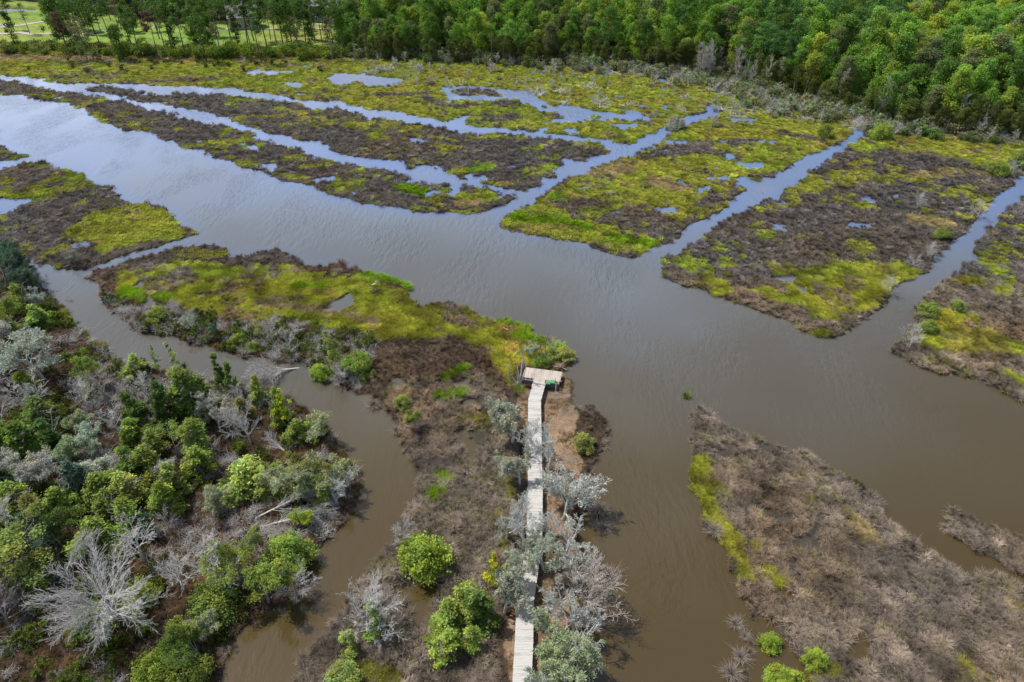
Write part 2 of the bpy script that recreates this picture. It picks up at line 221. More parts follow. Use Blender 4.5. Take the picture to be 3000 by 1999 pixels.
# ------- ponds
for n, p in [(1, [(1715, 490), (1790, 485), (2040, 495), (2100, 497), (1960, 512), (1840, 520), (1720, 515)]), (1, [(1945, 580), (2000, 565), (2090, 590), (2060, 610), (1950, 592)]), (1, [(1760, 545), (1800, 545), (1790, 560), (1765, 558)]),
             (2, [(-90, 530), (-10, 505), (80, 510), (250, 530), (400, 545), (440, 560), (400, 580), (320, 600), (180, 590), (130, 570), (0, 590), (-70, 575)]),
             (2, [(650, 625), (720, 605), (870, 600), (950, 600), (1080, 620), (1200, 625), (1330, 640), (1430, 640), (1420, 655), (1340, 660), (1370, 690), (1430, 710), (1440, 740), (1540, 725), (1670, 750), (1830, 780), (1960, 790), (2000, 760), (2060, 770), (2090, 800), (2130, 830), (2010, 830), (1870, 830), (1700, 830), (1550, 850), (1420, 860), (1380, 850), (1530, 820), (1490, 780), (1350, 770), (1310, 740), (1230, 710), (1210, 690), (1100, 690), (1000, 700), (830, 690), (670, 710), (660, 700), (730, 680), (710, 640)]),
             (2, [(1840, 860), (1960, 855), (2070, 865), (2050, 880), (1930, 895), (1880, 880)]), (2, [(2040, 720), (2090, 722), (2130, 740), (2080, 742)]), (2, [(2200, 730), (2240, 730), (2250, 760), (2215, 755)]),
             (3, [(280, 1055), (350, 1060), (360, 1090), (300, 1112), (285, 1100)]), (3, [(340, 1115), (410, 1120), (370, 1142)]), (3, [(170, 1165), (240, 1138), (240, 1162)]), (3, [(80, 1330), (130, 1285), (215, 1290), (150, 1322), (90, 1350)]), (3, [(-25, 1235), (0, 1240), (35, 1275), (0, 1282), (-30, 1260)]),
             (2, [(1630, 1290), (1700, 1288), (1730, 1305), (1660, 1312)]), (2, [(1820, 1250), (1860, 1245), (1865, 1256), (1825, 1258)]), (2, [(1870, 1465), (1910, 1460), (1915, 1485), (1875, 1490)]),
             (1, [(1640, 995), (1690, 990), (1700, 1010), (1780, 1005), (1795, 1050), (1700, 1035), (1720, 1015)]), (1, [(380, 675), (440, 665), (430, 685), (390, 688)]), (1, [(1590, 697), (1620, 695), (1615, 708)]),
             (2, [(770, 1300), (830, 1297), (820, 1312), (760, 1310)]), (2, [(140, 1310), (175, 1290), (170, 1312)]),
             (3, [(1230, 1362), (1300, 1355), (1330, 1398), (1270, 1395)]), (3, [(1430, 1355), (1490, 1338), (1500, 1352), (1440, 1368)]), (3, [(1530, 1270), (1575, 1275), (1560, 1292)]), (3, [(1150, 1540), (1290, 1545), (1300, 1580), (1150, 1575)]),
             (6, [(540, 345), (600, 350), (680, 333), (790, 343), (805, 370), (780, 392), (690, 375), (600, 367)]), (6, [(780, 400), (850, 420), (925, 470), (890, 477), (805, 440)]), (6, [(905, 332), (990, 338), (965, 357)]), (6, [(2045, 900), (2130, 935), (2175, 970), (2085, 935)]), (6, [(360, 300), (420, 350), (440, 395), (380, 350)]), (6, [(1380, 130), (1440, 125), (1430, 155)]),
             (4, [(885, 420), (950, 390), (990, 372), (965, 410), (975, 430), (900, 436)]), (4, [(960, 540), (1000, 510), (1008, 470), (1040, 490), (1070, 525), (1160, 525), (1110, 543), (1020, 552), (1000, 582), (960, 570)]), (4, [(1310, 285), (1345, 278), (1370, 300), (1320, 306)]), (4, [(1000, 330), (1060, 318), (1060, 332), (1010, 340)]), (4, [(1340, 480), (1390, 460), (1430, 455), (1410, 480), (1360, 490)]), (4, [(1560, 430), (1585, 428), (1580, 445)]),
             (4, [(2075, 478), (2130, 476), (2135, 490), (2080, 492)]), (4, [(2280, 505), (2353, 480), (2413, 455), (2465, 480), (2410, 500), (2475, 540), (2400, 560), (2353, 582), (2250, 572)]),
             (4, [(-20, 1370 - 1567), (90, 1370 - 1567), (270, 1372 - 1567), (150, 1422 - 1567), (60, 1477 - 1567), (-20, 1480 - 1567)]),
             (5, [(330, 1050), (420, 1050), (430, 1100), (390, 1130), (340, 1090)]), (5, [(640, 1160), (700, 1170), (780, 1200), (700, 1260), (660, 1220)]), (5, [(750, 1060), (900, 1045), (880, 1090), (770, 1100)]), (5, [(770, 1410), (830, 1400), (900, 1490), (960, 1500), (980, 1560), (860, 1560), (780, 1460)]), (5, [(800, 1210), (900, 1180), (960, 1210), (840, 1250)]),
             (8, [(700, 360), (800, 350), (815, 430), (760, 450)]), (8, [(770, 560), (830, 540), (850, 720), (790, 700)]), (8, [(520, 850), (660, 900), (650, 950), (600, 1000), (540, 940)]), (8, [(330, 940), (420, 900), (520, 900), (600, 1020), (640, 1100), (560, 1200), (470, 1080)]), (8, [(390, 1370), (520, 1400), (570, 1480), (480, 1500)]), (8, [(840, 0), (940, 20), (900, 60), (850, 50)]),
             (9, [(620, 620), (650, 640), (640, 670), (600, 650)]), (9, [(600, 900), (740, 900), (760, 1010), (640, 1030)]), (9, [(1180, 1220), (1280, 1260), (1260, 1420), (1120, 1440), (1080, 1330), (1150, 1290)])]:
    fill(C(n, p), val=0)
fill(C(2, [(750, 630), (830, 615), (980, 620), (1070, 640), (1090, 670), (950, 660), (820, 665), (760, 645)]), val=1, zval=ZR)
for n, x, y, r in [(2, 1660, 770, 6), (2, 1400, 740, 9), (2, 1760, 810, 12), (2, 1880, 825, 10), (2, 700, 690, 6), (6, 730, 348, 4), (2, 650, 1160, 5), (2, 470, 1155, 15), (2, 1200, 635, 6), (2, 800, 855, 3), (2, 770, 842, 3), (2, 2050, 838, 7), (1, 1370, 615, 3), (1, 1045, 652, 6), (1, 1620, 835, 8), (3, 1015, 1118, 9), (3, 680, 1180, 5), (3, 500, 1225, 14), (3, 600, 1205, 17), (3, 800, 1265, 8)]:
    x, y = C(n, [(x, y)])[0]
    stroke(x - 1, y, x + 1, y, r, val=1, zval=ZR if (n == 2 and y < 300 and r < 5) or r > 13 else ZG)
# off-shore tussock knolls
for x, y, r in [(1690, 1435, 5), (1712, 1460, 5), (1700, 1510, 8), (1680, 1545, 7), (1722, 1420, 8), (1395, 1185, 5), (1388, 1220, 5), (1402, 1325, 8), (1768, 1485, 6), (1560 + 220, 1540, 5), (1820, 1555, 8), (1577, 910, 3)]:
    stroke(x - 2, y, x + 2, y, r, val=1, zval=ZR if x > 1300 else ZR)


def boxblur(a, r):
    a = a.astype(np.float32)
    for ax in (0, 1):
        c = np.cumsum(np.concatenate([np.repeat(np.take(a, [0], ax), r + 1, ax), a, np.repeat(np.take(a, [-1], ax), r, ax)], ax), ax, dtype=np.float64)
        n = a.shape[ax]
        a = ((np.take(c, range(2 * r + 1, 2 * r + 1 + n), ax) - np.take(c, range(0, n), ax)) / (2 * r + 1)).astype(np.float32)
    return a


# small pools scattered over the far marsh
_r0 = int((112 - Y0) / RES); _r1 = int((262 - Y0) / RES)
_xx, _yy = np.meshgrid(X0 + (np.arange(NX) + .5) * RES, Y0 + (np.arange(_r0, _r1) + .5) * RES)
_pool = (fbm(_xx, _yy, 8, 901, 3) > .765) & (fbm(_xx, _yy, 50, 905, 2) > .42) & (_xx < 70) & (zone[_r0:_r1] < 3)
land[_r0:_r1][_pool] = 0
landb = boxblur(boxblur(land, 1), 1)
landw = boxblur(boxblur(land, 12), 8)       # broad: open water against shore
up = boxblur(boxblur(((zone == ZF) | (zone == ZL) | (zone == ZP)), 14), 14)


def samp(layer, x, y, bil=False):
    fx = np.clip((np.asarray(x) - X0) / RES - .5, 0, NX - 2.001)
    fy = np.clip((np.asarray(y) - Y0) / RES - .5, 0, NY - 2.001)
    if not bil:
        return layer[np.round(fy).astype(int), np.round(fx).astype(int)]
    ix = fx.astype(int); iy = fy.astype(int)
    tx = fx - ix; ty = fy - iy
    return (layer[iy, ix] * (1 - tx) + layer[iy, ix + 1] * tx) * (1 - ty) + (layer[iy + 1, ix] * (1 - tx) + layer[iy + 1, ix + 1] * tx) * ty


def warp(x, y, a1, s1, a2=0, s2=1, seed=3):
    wx = (fbm(x, y, s1, seed, 3) - .5) * 2 * a1
    wy = (fbm(x, y, s1, seed + 50, 3) - .5) * 2 * a1
    if s2 < 5 and np.any(a2):
        wx = wx + (fbm(x, y, s2, seed + 7, 2) - .5) * 2 * a2
        wy = wy + (fbm(x, y, s2, seed + 57, 2) - .5) * 2 * a2
    return x + wx, y + wy


def land_at(x, y):
    a = 0.35 + 0.5 * np.clip((np.asarray(y) - 60) / 200, 0, 1)
    return samp(landb, *warp(x, y, a * 2.0, 3.0, a * 0.9, 0.8), bil=True)


def zone_at(x, y):
    k = .45 + 1.7 * np.clip((np.asarray(y) - 45) / 150, 0, 1)
    return samp(zone, *warp(x, y, 1.35 * k, 5.0, .55 * k, 1.1, seed=31))


def height_at(x, y, l=None):
    if l is None: l = land_at(x, y)
    s = np.clip((l - .28) / .5, 0, 1)
    s = s * s * (3 - 2 * s)
    u = samp(up, x, y, bil=True)
    return -0.7 + s * (0.9 + 0.16 * (fbm(x, y, 2.5, 77, 3) - .5) + u * (1.0 + 1.4 * (fbm(x, y, 45, 5, 2) - .4)))


def hz(x, y):
    return float(height_at(np.array([x]), np.array([y]))[0])


# ground colours (linear albedo)
ZC = np.zeros((12, 3))
ZC[ZG] = (0.150, 0.150, 0.020)
ZC[ZR] = (0.058, 0.050, 0.038)
ZC[ZB] = (0.105, 0.165, 0.013)
ZC[ZD] = (0.245, 0.165, 0.105)
ZC[ZM] = (0.055, 0.043, 0.033)
ZC[ZL] = (0.200, 0.260, 0.050)
ZC[ZF] = (0.045, 0.045, 0.022)
ZC[ZS] = (0.110, 0.100, 0.060)
ZC[ZT] = (0.190, 0.140, 0.050)
ZC[ZP] = (0.62, 0.50, 0.37)
ZC[ZW] = (0.058, 0.043, 0.026)
ZC[ZO] = (0.120, 0.125, 0.030)
# plant colours
VC = ZC.copy()
VC[ZG] = (0.285, 0.300, 0.040)
VC[ZR] = (0.250, 0.215, 0.185)
VC[ZB] = (0.170, 0.265, 0.014)
VC[ZM] = (0.160, 0.122, 0.094)
VC[ZS] = (0.230, 0.215, 0.120)
VC[ZT] = (0.300, 0.245, 0.130)
VC[ZO] = (0.205, 0.190, 0.040)
VC[ZD] = (0.30, 0.19, 0.10)

# ------------------------------------------------------------------ materials
def newmat(name):
    m = bpy.data.materials.new(name)
    m.use_nodes = True
    nt = m.node_tree
    nt.nodes.clear()
    return m, nt


def N(nt, t, **kw):
    n = nt.nodes.new(t)
    for k, v in kw.items():
        setattr(n, k, v)
    return n


def attr(nt, name, typ='GEOMETRY'):
    n = N(nt, 'ShaderNodeAttribute')
    n.attribute_name = name
    n.attribute_type = typ
    return n


def mul(nt, a, b, fac=1.0):
    n = N(nt, 'ShaderNodeMix', data_type='RGBA', blend_type='MULTIPLY')
    n.inputs[0].default_value = fac
    nt.links.new(a, n.inputs[6]); nt.links.new(b, n.inputs[7])
    return n.outputs[2]


def leafmat(name, mode, trans=0.25, gloss=True):
    """mode 'obj': colour from object colour; mode 'inst': colour from the instance tint"""
    m, nt = newmat(name)
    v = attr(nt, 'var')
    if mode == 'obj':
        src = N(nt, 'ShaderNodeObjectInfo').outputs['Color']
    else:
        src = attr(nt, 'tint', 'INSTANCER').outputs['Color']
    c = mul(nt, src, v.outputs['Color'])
    d = N(nt, 'ShaderNodeBsdfDiffuse'); d.inputs['Roughness'].default_value = .6
    t = N(nt, 'ShaderNodeBsdfTranslucent')
    mx = N(nt, 'ShaderNodeMixShader'); mx.inputs[0].default_value = trans
    nt.links.new(c, d.inputs[0]); nt.links.new(c, t.inputs[0])
    nt.links.new(d.outputs[0], mx.inputs[1]); nt.links.new(t.outputs[0], mx.inputs[2])
    if not gloss:
        o = N(nt, 'ShaderNodeOutputMaterial'); nt.links.new(mx.outputs[0], o.inputs[0])
        return m
    g = N(nt, 'ShaderNodeBsdfGlossy'); g.inputs['Roughness'].default_value = .45
    fr = N(nt, 'ShaderNodeFresnel'); fr.inputs[0].default_value = 1.2
    m2 = N(nt, 'ShaderNodeMixShader')
    nt.links.new(fr.outputs[0], m2.inputs[0]); nt.links.new(mx.outputs[0], m2.inputs[1]); nt.links.new(g.outputs[0], m2.inputs[2])
    o = N(nt, 'ShaderNodeOutputMaterial'); nt.links.new(m2.outputs[0], o.inputs[0])
    return m


def barkmat(name, col, col2, scale=6.0, objtint=False):
    m, nt = newmat(name)
    tc = N(nt, 'ShaderNodeTexCoord')
    ns = N(nt, 'ShaderNodeTexNoise'); ns.inputs['Scale'].default_value = scale; ns.inputs['Detail'].default_value = 4
    nt.links.new(tc.outputs['Object'], ns.inputs['Vector'])
    r = N(nt, 'ShaderNodeValToRGB')
    r.color_ramp.elements[0].position = .35; r.color_ramp.elements[0].color = (*col, 1)
    r.color_ramp.elements[1].position = .68; r.color_ramp.elements[1].color = (*col2, 1)
    nt.links.new(ns.outputs[0], r.inputs[0])
    c = r.outputs[0]
    if objtint:
        c = mul(nt, c, N(nt, 'ShaderNodeObjectInfo').outputs['Color'])
    b = N(nt, 'ShaderNodeBsdfPrincipled'); b.inputs['Roughness'].default_value = .85; b.inputs['Specular IOR Level'].default_value = .2
    nt.links.new(c, b.inputs['Base Color'])
    o = N(nt, 'ShaderNodeOutputMaterial'); nt.links.new(b.outputs[0], o.inputs[0])
    return m


M = {}
M['leaf'] = leafmat('leaf_obj', 'obj', .42, False)
M['leaf_i'] = leafmat('leaf_inst', 'inst', .42, False)
M['blade_i'] = leafmat('blade_inst', 'inst', .38, False)
M['blade'] = leafmat('blade_obj', 'obj', .3, False)
M['bark'] = barkmat('bark', (.10, .075, .055), (.19, .155, .125))
M['greybark'] = barkmat('grey_bark', (.20, .185, .165), (.36, .345, .32))
M['dead'] = barkmat('dead_wood', (.42, .40, .38), (.74, .72, .69), 9, True)
M['lichen'] = barkmat('lichen_bark', (.46, .47, .43), (.78, .80, .74), 8, True)
M['drift'] = barkmat('driftwood', (.45, .43, .40), (.66, .64, .60), 8)


def simple(name, col, rough=.6, noise=.15, scale=3.0, metal=0, stretch=None, coord='Object'):
    m, nt = newmat(name)
    tc = N(nt, 'ShaderNodeTexCoord')
    mp = N(nt, 'ShaderNodeMapping')
    if stretch: mp.inputs['Scale'].default_value = stretch
    nt.links.new(tc.outputs[coord], mp.inputs[0])
    ns = N(nt, 'ShaderNodeTexNoise'); ns.inputs['Scale'].default_value = scale; ns.inputs['Detail'].default_value = 5
    nt.links.new(mp.outputs[0], ns.inputs['Vector'])
    r = N(nt, 'ShaderNodeMapRange')
    r.inputs[1].default_value = .3; r.inputs[2].default_value = .7
    r.inputs[3].default_value = 1 - noise; r.inputs[4].default_value = 1 + noise
    nt.links.new(ns.outputs[0], r.inputs[0])
    v = N(nt, 'ShaderNodeVectorMath', operation='SCALE'); v.inputs[0].default_value = col
    nt.links.new(r.outputs[0], v.inputs['Scale'])
    b = N(nt, 'ShaderNodeBsdfPrincipled'); b.inputs['Roughness'].default_value = rough; b.inputs['Metallic'].default_value = metal
    b.inputs['Specular IOR Level'].default_value = .3
    nt.links.new(v.outputs[0], b.inputs['Base Color'])
    o = N(nt, 'ShaderNodeOutputMaterial'); nt.links.new(b.outputs[0], o.inputs[0])
    return m


# ------------------------------------------------------------------ mesh helpers
def mesh_np(name, verts, quads=None, tris=None, mats=(), var=None, col=None, smooth=False, matidx=None):
    verts = np.asarray(verts, np.float32)
    me = bpy.data.meshes.new(name)
    nq = 0 if quads is None else len(quads)
    ntr = 0 if tris is None else len(tris)
    me.vertices.add(len(verts)); me.vertices.foreach_set('co', verts.ravel())
    loops = []
    if nq: loops.append(np.asarray(quads, np.int32).ravel())
    if ntr: loops.append(np.asarray(tris, np.int32).ravel())
    loops = np.concatenate(loops)
    me.loops.add(len(loops)); me.loops.foreach_set('vertex_index', loops)
    tot = np.concatenate([np.full(nq, 4, np.int32), np.full(ntr, 3, np.int32)])
    st = np.concatenate([[0], np.cumsum(tot)[:-1]]).astype(np.int32)
    me.polygons.add(nq + ntr)
    me.polygons.foreach_set('loop_start', st)
    if smooth: me.polygons.foreach_set('use_smooth', np.ones(nq + ntr, bool))
    for m in mats: me.materials.append(m)
    if matidx is not None: me.polygons.foreach_set('material_index', np.asarray(matidx, np.int32))
    for nm, a in (('var', var), ('col', col)):
        if a is not None:
            a = np.asarray(a, np.float32)
            if a.ndim == 1: a = np.repeat(a[:, None], 3, 1)
            at = me.attributes.new(nm, 'FLOAT_COLOR', 'POINT')
            at.data.foreach_set('color', np.concatenate([a, np.ones((len(a), 1), np.float32)], 1).ravel())
    me.update(calc_edges=True)
    return me


class MB:
    def __init__(s): s.v = []; s.q = []; s.t = []

    def add(s, v, q=(), t=()):
        o = len(s.v)
        s.v += [tuple(p) for p in v]
        s.q += [tuple(i + o for i in f) for f in q]
        s.t += [tuple(i + o for i in f) for f in t]

    def box(s, c, d, rz=0, rx=0, ry=0):
        cx, cy, cz = c; hx, hy, hz_ = d[0] / 2, d[1] / 2, d[2] / 2
        vs = []
        for sx, sy, sz in ((-1, -1, -1), (1, -1, -1), (1, 1, -1), (-1, 1, -1), (-1, -1, 1), (1, -1, 1), (1, 1, 1), (-1, 1, 1)):
            x, y, z = sx * hx, sy * hy, sz * hz_
            y, z = y * math.cos(rx) - z * math.sin(rx), y * math.sin(rx) + z * math.cos(rx)
            x, z = x * math.cos(ry) + z * math.sin(ry), -x * math.sin(ry) + z * math.cos(ry)
            x, y = x * math.cos(rz) - y * math.sin(rz), x * math.sin(rz) + y * math.cos(rz)
            vs.append((cx + x, cy + y, cz + z))
        s.add(vs, [(0, 3, 2, 1), (4, 5, 6, 7), (0, 1, 5, 4), (1, 2, 6, 5), (2, 3, 7, 6), (3, 0, 4, 7)])

    def prism(s, pts, z0, z1):
        """vertical prism over a convex quad or polygon (fan)"""
        n = len(pts)
        v = [(x, y, z0) for x, y in pts] + [(x, y, z1) for x, y in pts]
        q = [(i, (i + 1) % n, n + (i + 1) % n, n + i) for i in range(n)]
        t = [(n, n + i, n + i + 1) for i in range(1, n - 1)] + [(0, i + 1, i) for i in range(1, n - 1)]
        s.add(v, q, t)

    def cyl(s, c, r, h, n=12, axis='z', r2=None):
        r2 = r if r2 is None else r2
        v = []
        for k, (rr, zz) in enumerate(((r, -h / 2), (r2, h / 2))):
            for i in range(n):
                a = 2 * PI * i / n
                p = (rr * math.cos(a), rr * math.sin(a), zz)
                if axis == 'x': p = (p[2], p[0], p[1])
                if axis == 'y': p = (p[0], p[2], p[1])
                v.append((c[0] + p[0], c[1] + p[1], c[2] + p[2]))
        q = [(i, (i + 1) % n, n + (i + 1) % n, n + i) for i in range(n)]
        t = [(n, n + i, n + i + 1) for i in range(1, n - 1)] + [(0, i + 1, i) for i in range(1, n - 1)]
        s.add(v, q, t)

    def mesh(s, name, mat):
        me = bpy.data.meshes.new(name)
        me.from_pydata(s.v, [], [list(f) for f in s.q] + [list(f) for f in s.t])
        me.materials.append(mat)
        me.update()
        return me


def obj(name, me, parent=None, loc=(0, 0, 0), rz=0.0):
    o = bpy.data.objects.new(name, me)
    COL.objects.link(o)
    if parent is not None: o.parent = parent
    o.location = loc
    o.rotation_euler = (0, 0, rz)
    return o


def tag(o, label=None, cat=None, group=None, kind=None):
    if label: o['label'] = label
    if cat: o['category'] = cat
    if group: o['group'] = group
    if kind: o['kind'] = kind
    return o


def thing(name, label, cat, loc, rz=0.0, group=None, scale=1.0):
    o = bpy.data.objects.new(name, None)
    COL.objects.link(o)
    o.location = loc; o.rotation_euler = (0, 0, rz)
    o.empty_display_size = .5
    o.scale = (scale,) * 3 if not isinstance(scale, tuple) else scale
    return tag(o, label, cat, group)


# ------------------------------------------------------------------ terrain: one fan-shaped sheet
NR, NU = 820, 900
tt = np.linspace(0, 1, NR)
rows = 14 + (np.exp(tt * 3.9) - 1) / (math.exp(3.9) - 1) * 590
uu = np.linspace(-1, 1, NU)
RR, UU = np.meshgrid(rows, uu, indexing='ij')
TX = UU * (RR * 0.86 + 44)
TY = RR
LA = land_at(TX, TY)
HT = height_at(TX, TY, LA)
Z_ = zone_at(TX, TY)
n1 = fbm(TX, TY, 1.3, 201, 3)
n2 = fbm(TX, TY, 9, 211, 3)
n3 = vn(TX, TY, .45, 221)
colr = ZC[Z_]
colr = colr * (0.55 + 0.55 * n1 + 0.35 * n3)[..., None]
gl_ = (Z_ == ZL)[..., None]
colr = np.where(gl_, colr * (1 + .10 * np.sign(np.sin((TX * .35 + TY) * .55)) + .35 * (fbm(TX, TY, 26, 231, 3) - .5))[..., None] * (1 + (fbm(TX, TY, 40, 241, 2) - .5)[..., None] * np.array([.5, 0, .3])), colr)
# warm / cool shifts in the grass, mud at the edges
g = (Z_ == ZG)[..., None]
colr = np.where(g, colr * (1 + (n2 - .5)[..., None] * np.array([.9, .25, .3])), colr)
sand = ((Z_ == ZD) & (n2 > .5))[..., None]
colr = np.where(sand, colr * np.array([.75, .82, .9]), colr)
mud = np.clip((.78 - LA) / .3, 0, 1)[..., None]
colr = colr * (1 - mud) + np.array([.05, .038, .024]) * mud
idx = np.arange(NR * NU).reshape(NR, NU)
quads = np.stack([idx[:-1, :-1], idx[:-1, 1:], idx[1:, 1:], idx[1:, :-1]], -1).reshape(-1, 4)
m, nt = newmat('ground_surface')
a = attr(nt, 'col')
tc = N(nt, 'ShaderNodeTexCoord')
ns = N(nt, 'ShaderNodeTexNoise'); ns.inputs['Scale'].default_value = 5; ns.inputs['Detail'].default_value = 6
nt.links.new(tc.outputs['Object'], ns.inputs['Vector'])
mr = N(nt, 'ShaderNodeMapRange'); mr.inputs[1].default_value = .3; mr.inputs[2].default_value = .7; mr.inputs[3].default_value = .6; mr.inputs[4].default_value = 1.35
nt.links.new(ns.outputs[0], mr.inputs[0])
vm = N(nt, 'ShaderNodeVectorMath', operation='SCALE')
nt.links.new(a.outputs['Color'], vm.inputs[0]); nt.links.new(mr.outputs[0], vm.inputs['Scale'])
b = N(nt, 'ShaderNodeBsdfPrincipled'); b.inputs['Roughness'].default_value = .9; b.inputs['Specular IOR Level'].default_value = .15
bp = N(nt, 'ShaderNodeBump'); bp.inputs['Strength'].default_value = .6; bp.inputs['Distance'].default_value = .12
nt.links.new(ns.outputs[0], bp.inputs['Height']); nt.links.new(bp.outputs[0], b.inputs['Normal'])
nt.links.new(vm.outputs[0], b.inputs['Base Color'])
o_ = N(nt, 'ShaderNodeOutputMaterial'); nt.links.new(b.outputs[0], o_.inputs[0])
M['ground'] = m
me = mesh_np('ground', np.stack([TX, TY, HT], -1).reshape(-1, 3), quads, None, [m], col=colr.reshape(-1, 3), smooth=True)
tag(obj('ground', me), kind='structure')
# land beyond the survey, out to the horizon
far_v = []; R0 = 600
fq = []
ring = [(-6000, 590), (6000, 590), (6000, 7000), (-6000, 7000)]
mbf = MB(); mbf.add([(x, y, .9) for x, y in ring], [(0, 1, 2, 3)]); mbf.add([(x, y, -1.3) for x, y in ((-6000, -3000), (6000, -3000), (6000, 592), (-6000, 592))], [(0, 1, 2, 3)])
tag(obj('distant_ground', mbf.mesh('distant_ground', simple('distant_ground', (.05, .06, .025), .9, .4, .02))), kind='structure')

# ------------------------------------------------------------------ water
m, nt = newmat('water_surface')
tc = N(nt, 'ShaderNodeTexCoord')
a = attr(nt, 'col')
b = N(nt, 'ShaderNodeBsdfPrincipled')
b.inputs['Roughness'].default_value = .06
b.inputs['IOR'].default_value = 1.55
nt.links.new(a.outputs['Color'], b.inputs['Base Color'])


def wnoise(scale, sx, sy, rot, detail=2, typ='ShaderNodeTexNoise'):
    mp = N(nt, 'ShaderNodeMapping'); mp.inputs['Scale'].default_value = (sx, sy, 1); mp.inputs['Rotation'].default_value = (0, 0, rot)
    nt.links.new(tc.outputs['Object'], mp.inputs[0])
    n_ = N(nt, typ); n_.inputs['Scale'].default_value = scale; n_.inputs['Detail'].default_value = detail
    nt.links.new(mp.outputs[0], n_.inputs['Vector'])
    return n_.outputs[0]


w1 = wnoise(1.15, 1, .32, math.radians(-52), 2)
w2 = wnoise(3.1, 1, .45, math.radians(-40), 2)
w3 = wnoise(.09, 1, .5, math.radians(-30), 3)
ad = N(nt, 'ShaderNodeMath', operation='MULTIPLY_ADD'); ad.inputs[1].default_value = .35
nt.links.new(w2, ad.inputs[0]); nt.links.new(w1, ad.inputs[2])
calm = N(nt, 'ShaderNodeMapRange'); calm.inputs[1].default_value = .42; calm.inputs[2].default_value = .6; calm.inputs[3].default_value = .12; calm.inputs[4].default_value = 1
nt.links.new(w3, calm.inputs[0])
ml = N(nt, 'ShaderNodeMath', operation='MULTIPLY')
nt.links.new(calm.outputs[0], ml.inputs[0]); nt.links.new(attr(nt, 'var').outputs['Fac'], ml.inputs[1])
bp = N(nt, 'ShaderNodeBump'); bp.inputs['Distance'].default_value = .42
nt.links.new(ml.outputs[0], bp.inputs['Strength']); nt.links.new(ad.outputs[0], bp.inputs['Height'])
nt.links.new(bp.outputs[0], b.inputs['Normal'])
o_ = N(nt, 'ShaderNodeOutputMaterial'); nt.links.new(b.outputs[0], o_.inputs[0])
wr = np.concatenate([np.linspace(12, 600, 180)]); wu = np.linspace(-1, 1, 220)
WR, WU = np.meshgrid(wr, wu, indexing='ij')
WX = WU * (WR * 0.9 + 60)
lw = samp(landw, WX, WR, bil=True)
open_ = np.clip((.62 - lw) / .5, 0, 1)
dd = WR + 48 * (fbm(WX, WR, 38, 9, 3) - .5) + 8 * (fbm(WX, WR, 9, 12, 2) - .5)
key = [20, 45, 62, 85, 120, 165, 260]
tab = np.array([[.066, .046, .018], [.062, .043, .016], [.070, .053, .026], [.084, .076, .060], [.128, .146, .170], [.142, .185, .290], [.145, .185, .30]])  # near rows brown silt, far rows carry sky reflection in the colour
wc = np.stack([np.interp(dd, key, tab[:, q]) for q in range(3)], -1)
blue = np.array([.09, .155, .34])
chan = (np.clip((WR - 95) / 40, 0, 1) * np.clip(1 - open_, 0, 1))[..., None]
wc = wc * (1 - .6 * chan) + blue * .6 * chan  # reflected sky blue painted into the narrow far channels
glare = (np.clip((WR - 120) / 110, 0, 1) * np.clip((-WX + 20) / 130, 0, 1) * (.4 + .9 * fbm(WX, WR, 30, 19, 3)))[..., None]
wc = wc * 1.1 + np.array([.20, .21, .215]) * glare  # sky glare on the far left water added to its colour
ripple = (0.15 + .85 * open_) * np.clip((WR - 40) / 70, .25, 1)
widx = np.arange(WR.size).reshape(WR.shape)
wq = np.stack([widx[:-1, :-1], widx[:-1, 1:], widx[1:, 1:], widx[1:, :-1]], -1).reshape(-1, 4)
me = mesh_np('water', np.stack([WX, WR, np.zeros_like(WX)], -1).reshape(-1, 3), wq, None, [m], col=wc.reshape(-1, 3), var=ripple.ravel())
tag(obj('river', me), kind='structure')

# ------------------------------------------------------------------ world, sun
SUN_EL = math.radians(57)
sdx, sdy = 0.87, -0.49           # direction in which shadows fall
w = bpy.data.worlds.new('World'); scene.world = w; w.use_nodes = True
nt = w.node_tree; nt.nodes.clear()
sky = N(nt, 'ShaderNodeTexSky', sky_type='NISHITA'); sky.sun_disc = False
sky.sun_elevation = SUN_EL
sky.sun_rotation = math.atan2(-sdx, -sdy)
sky.air_density = 1.0; sky.dust_density = 1.2; sky.ozone_density = 1.2
tc = N(nt, 'ShaderNodeTexCoord')
mp = N(nt, 'ShaderNodeMapping'); mp.inputs['Scale'].default_value = (1, 1, 2.6); mp.inputs['Location'].default_value = (.35, .1, 0)
nt.links.new(tc.outputs['Generated'], mp.inputs[0])
cn = N(nt, 'ShaderNodeTexNoise'); cn.inputs['Scale'].default_value = 2.3; cn.inputs['Detail'].default_value = 6; cn.inputs['Roughness'].default_value = .55
nt.links.new(mp.outputs[0], cn.inputs['Vector'])
cr = N(nt, 'ShaderNodeMapRange'); cr.inputs[1].default_value = .47; cr.inputs[2].default_value = .62; cr.inputs[3].default_value = 0; cr.inputs[4].default_value = .6
nt.links.new(cn.outputs[0], cr.inputs[0])
mx = N(nt, 'ShaderNodeMix', data_type='RGBA')
nt.links.new(cr.outputs[0], mx.inputs[0]); nt.links.new(sky.outputs[0], mx.inputs[6])
mx.inputs[7].default_value = (6.0, 6.3, 6.9, 1)
bg = N(nt, 'ShaderNodeBackground'); bg.inputs[1].default_value = .12
nt.links.new(mx.outputs[2], bg.inputs[0])
o_ = N(nt, 'ShaderNodeOutputWorld'); nt.links.new(bg.outputs[0], o_.inputs[0])
sl = bpy.data.lights.new('sun', 'SUN'); sl.energy = 5.0; sl.angle = math.radians(.53); sl.color = (1, .965, .91)
so = bpy.data.objects.new('sun', sl); COL.objects.link(so)
from mathutils import Vector
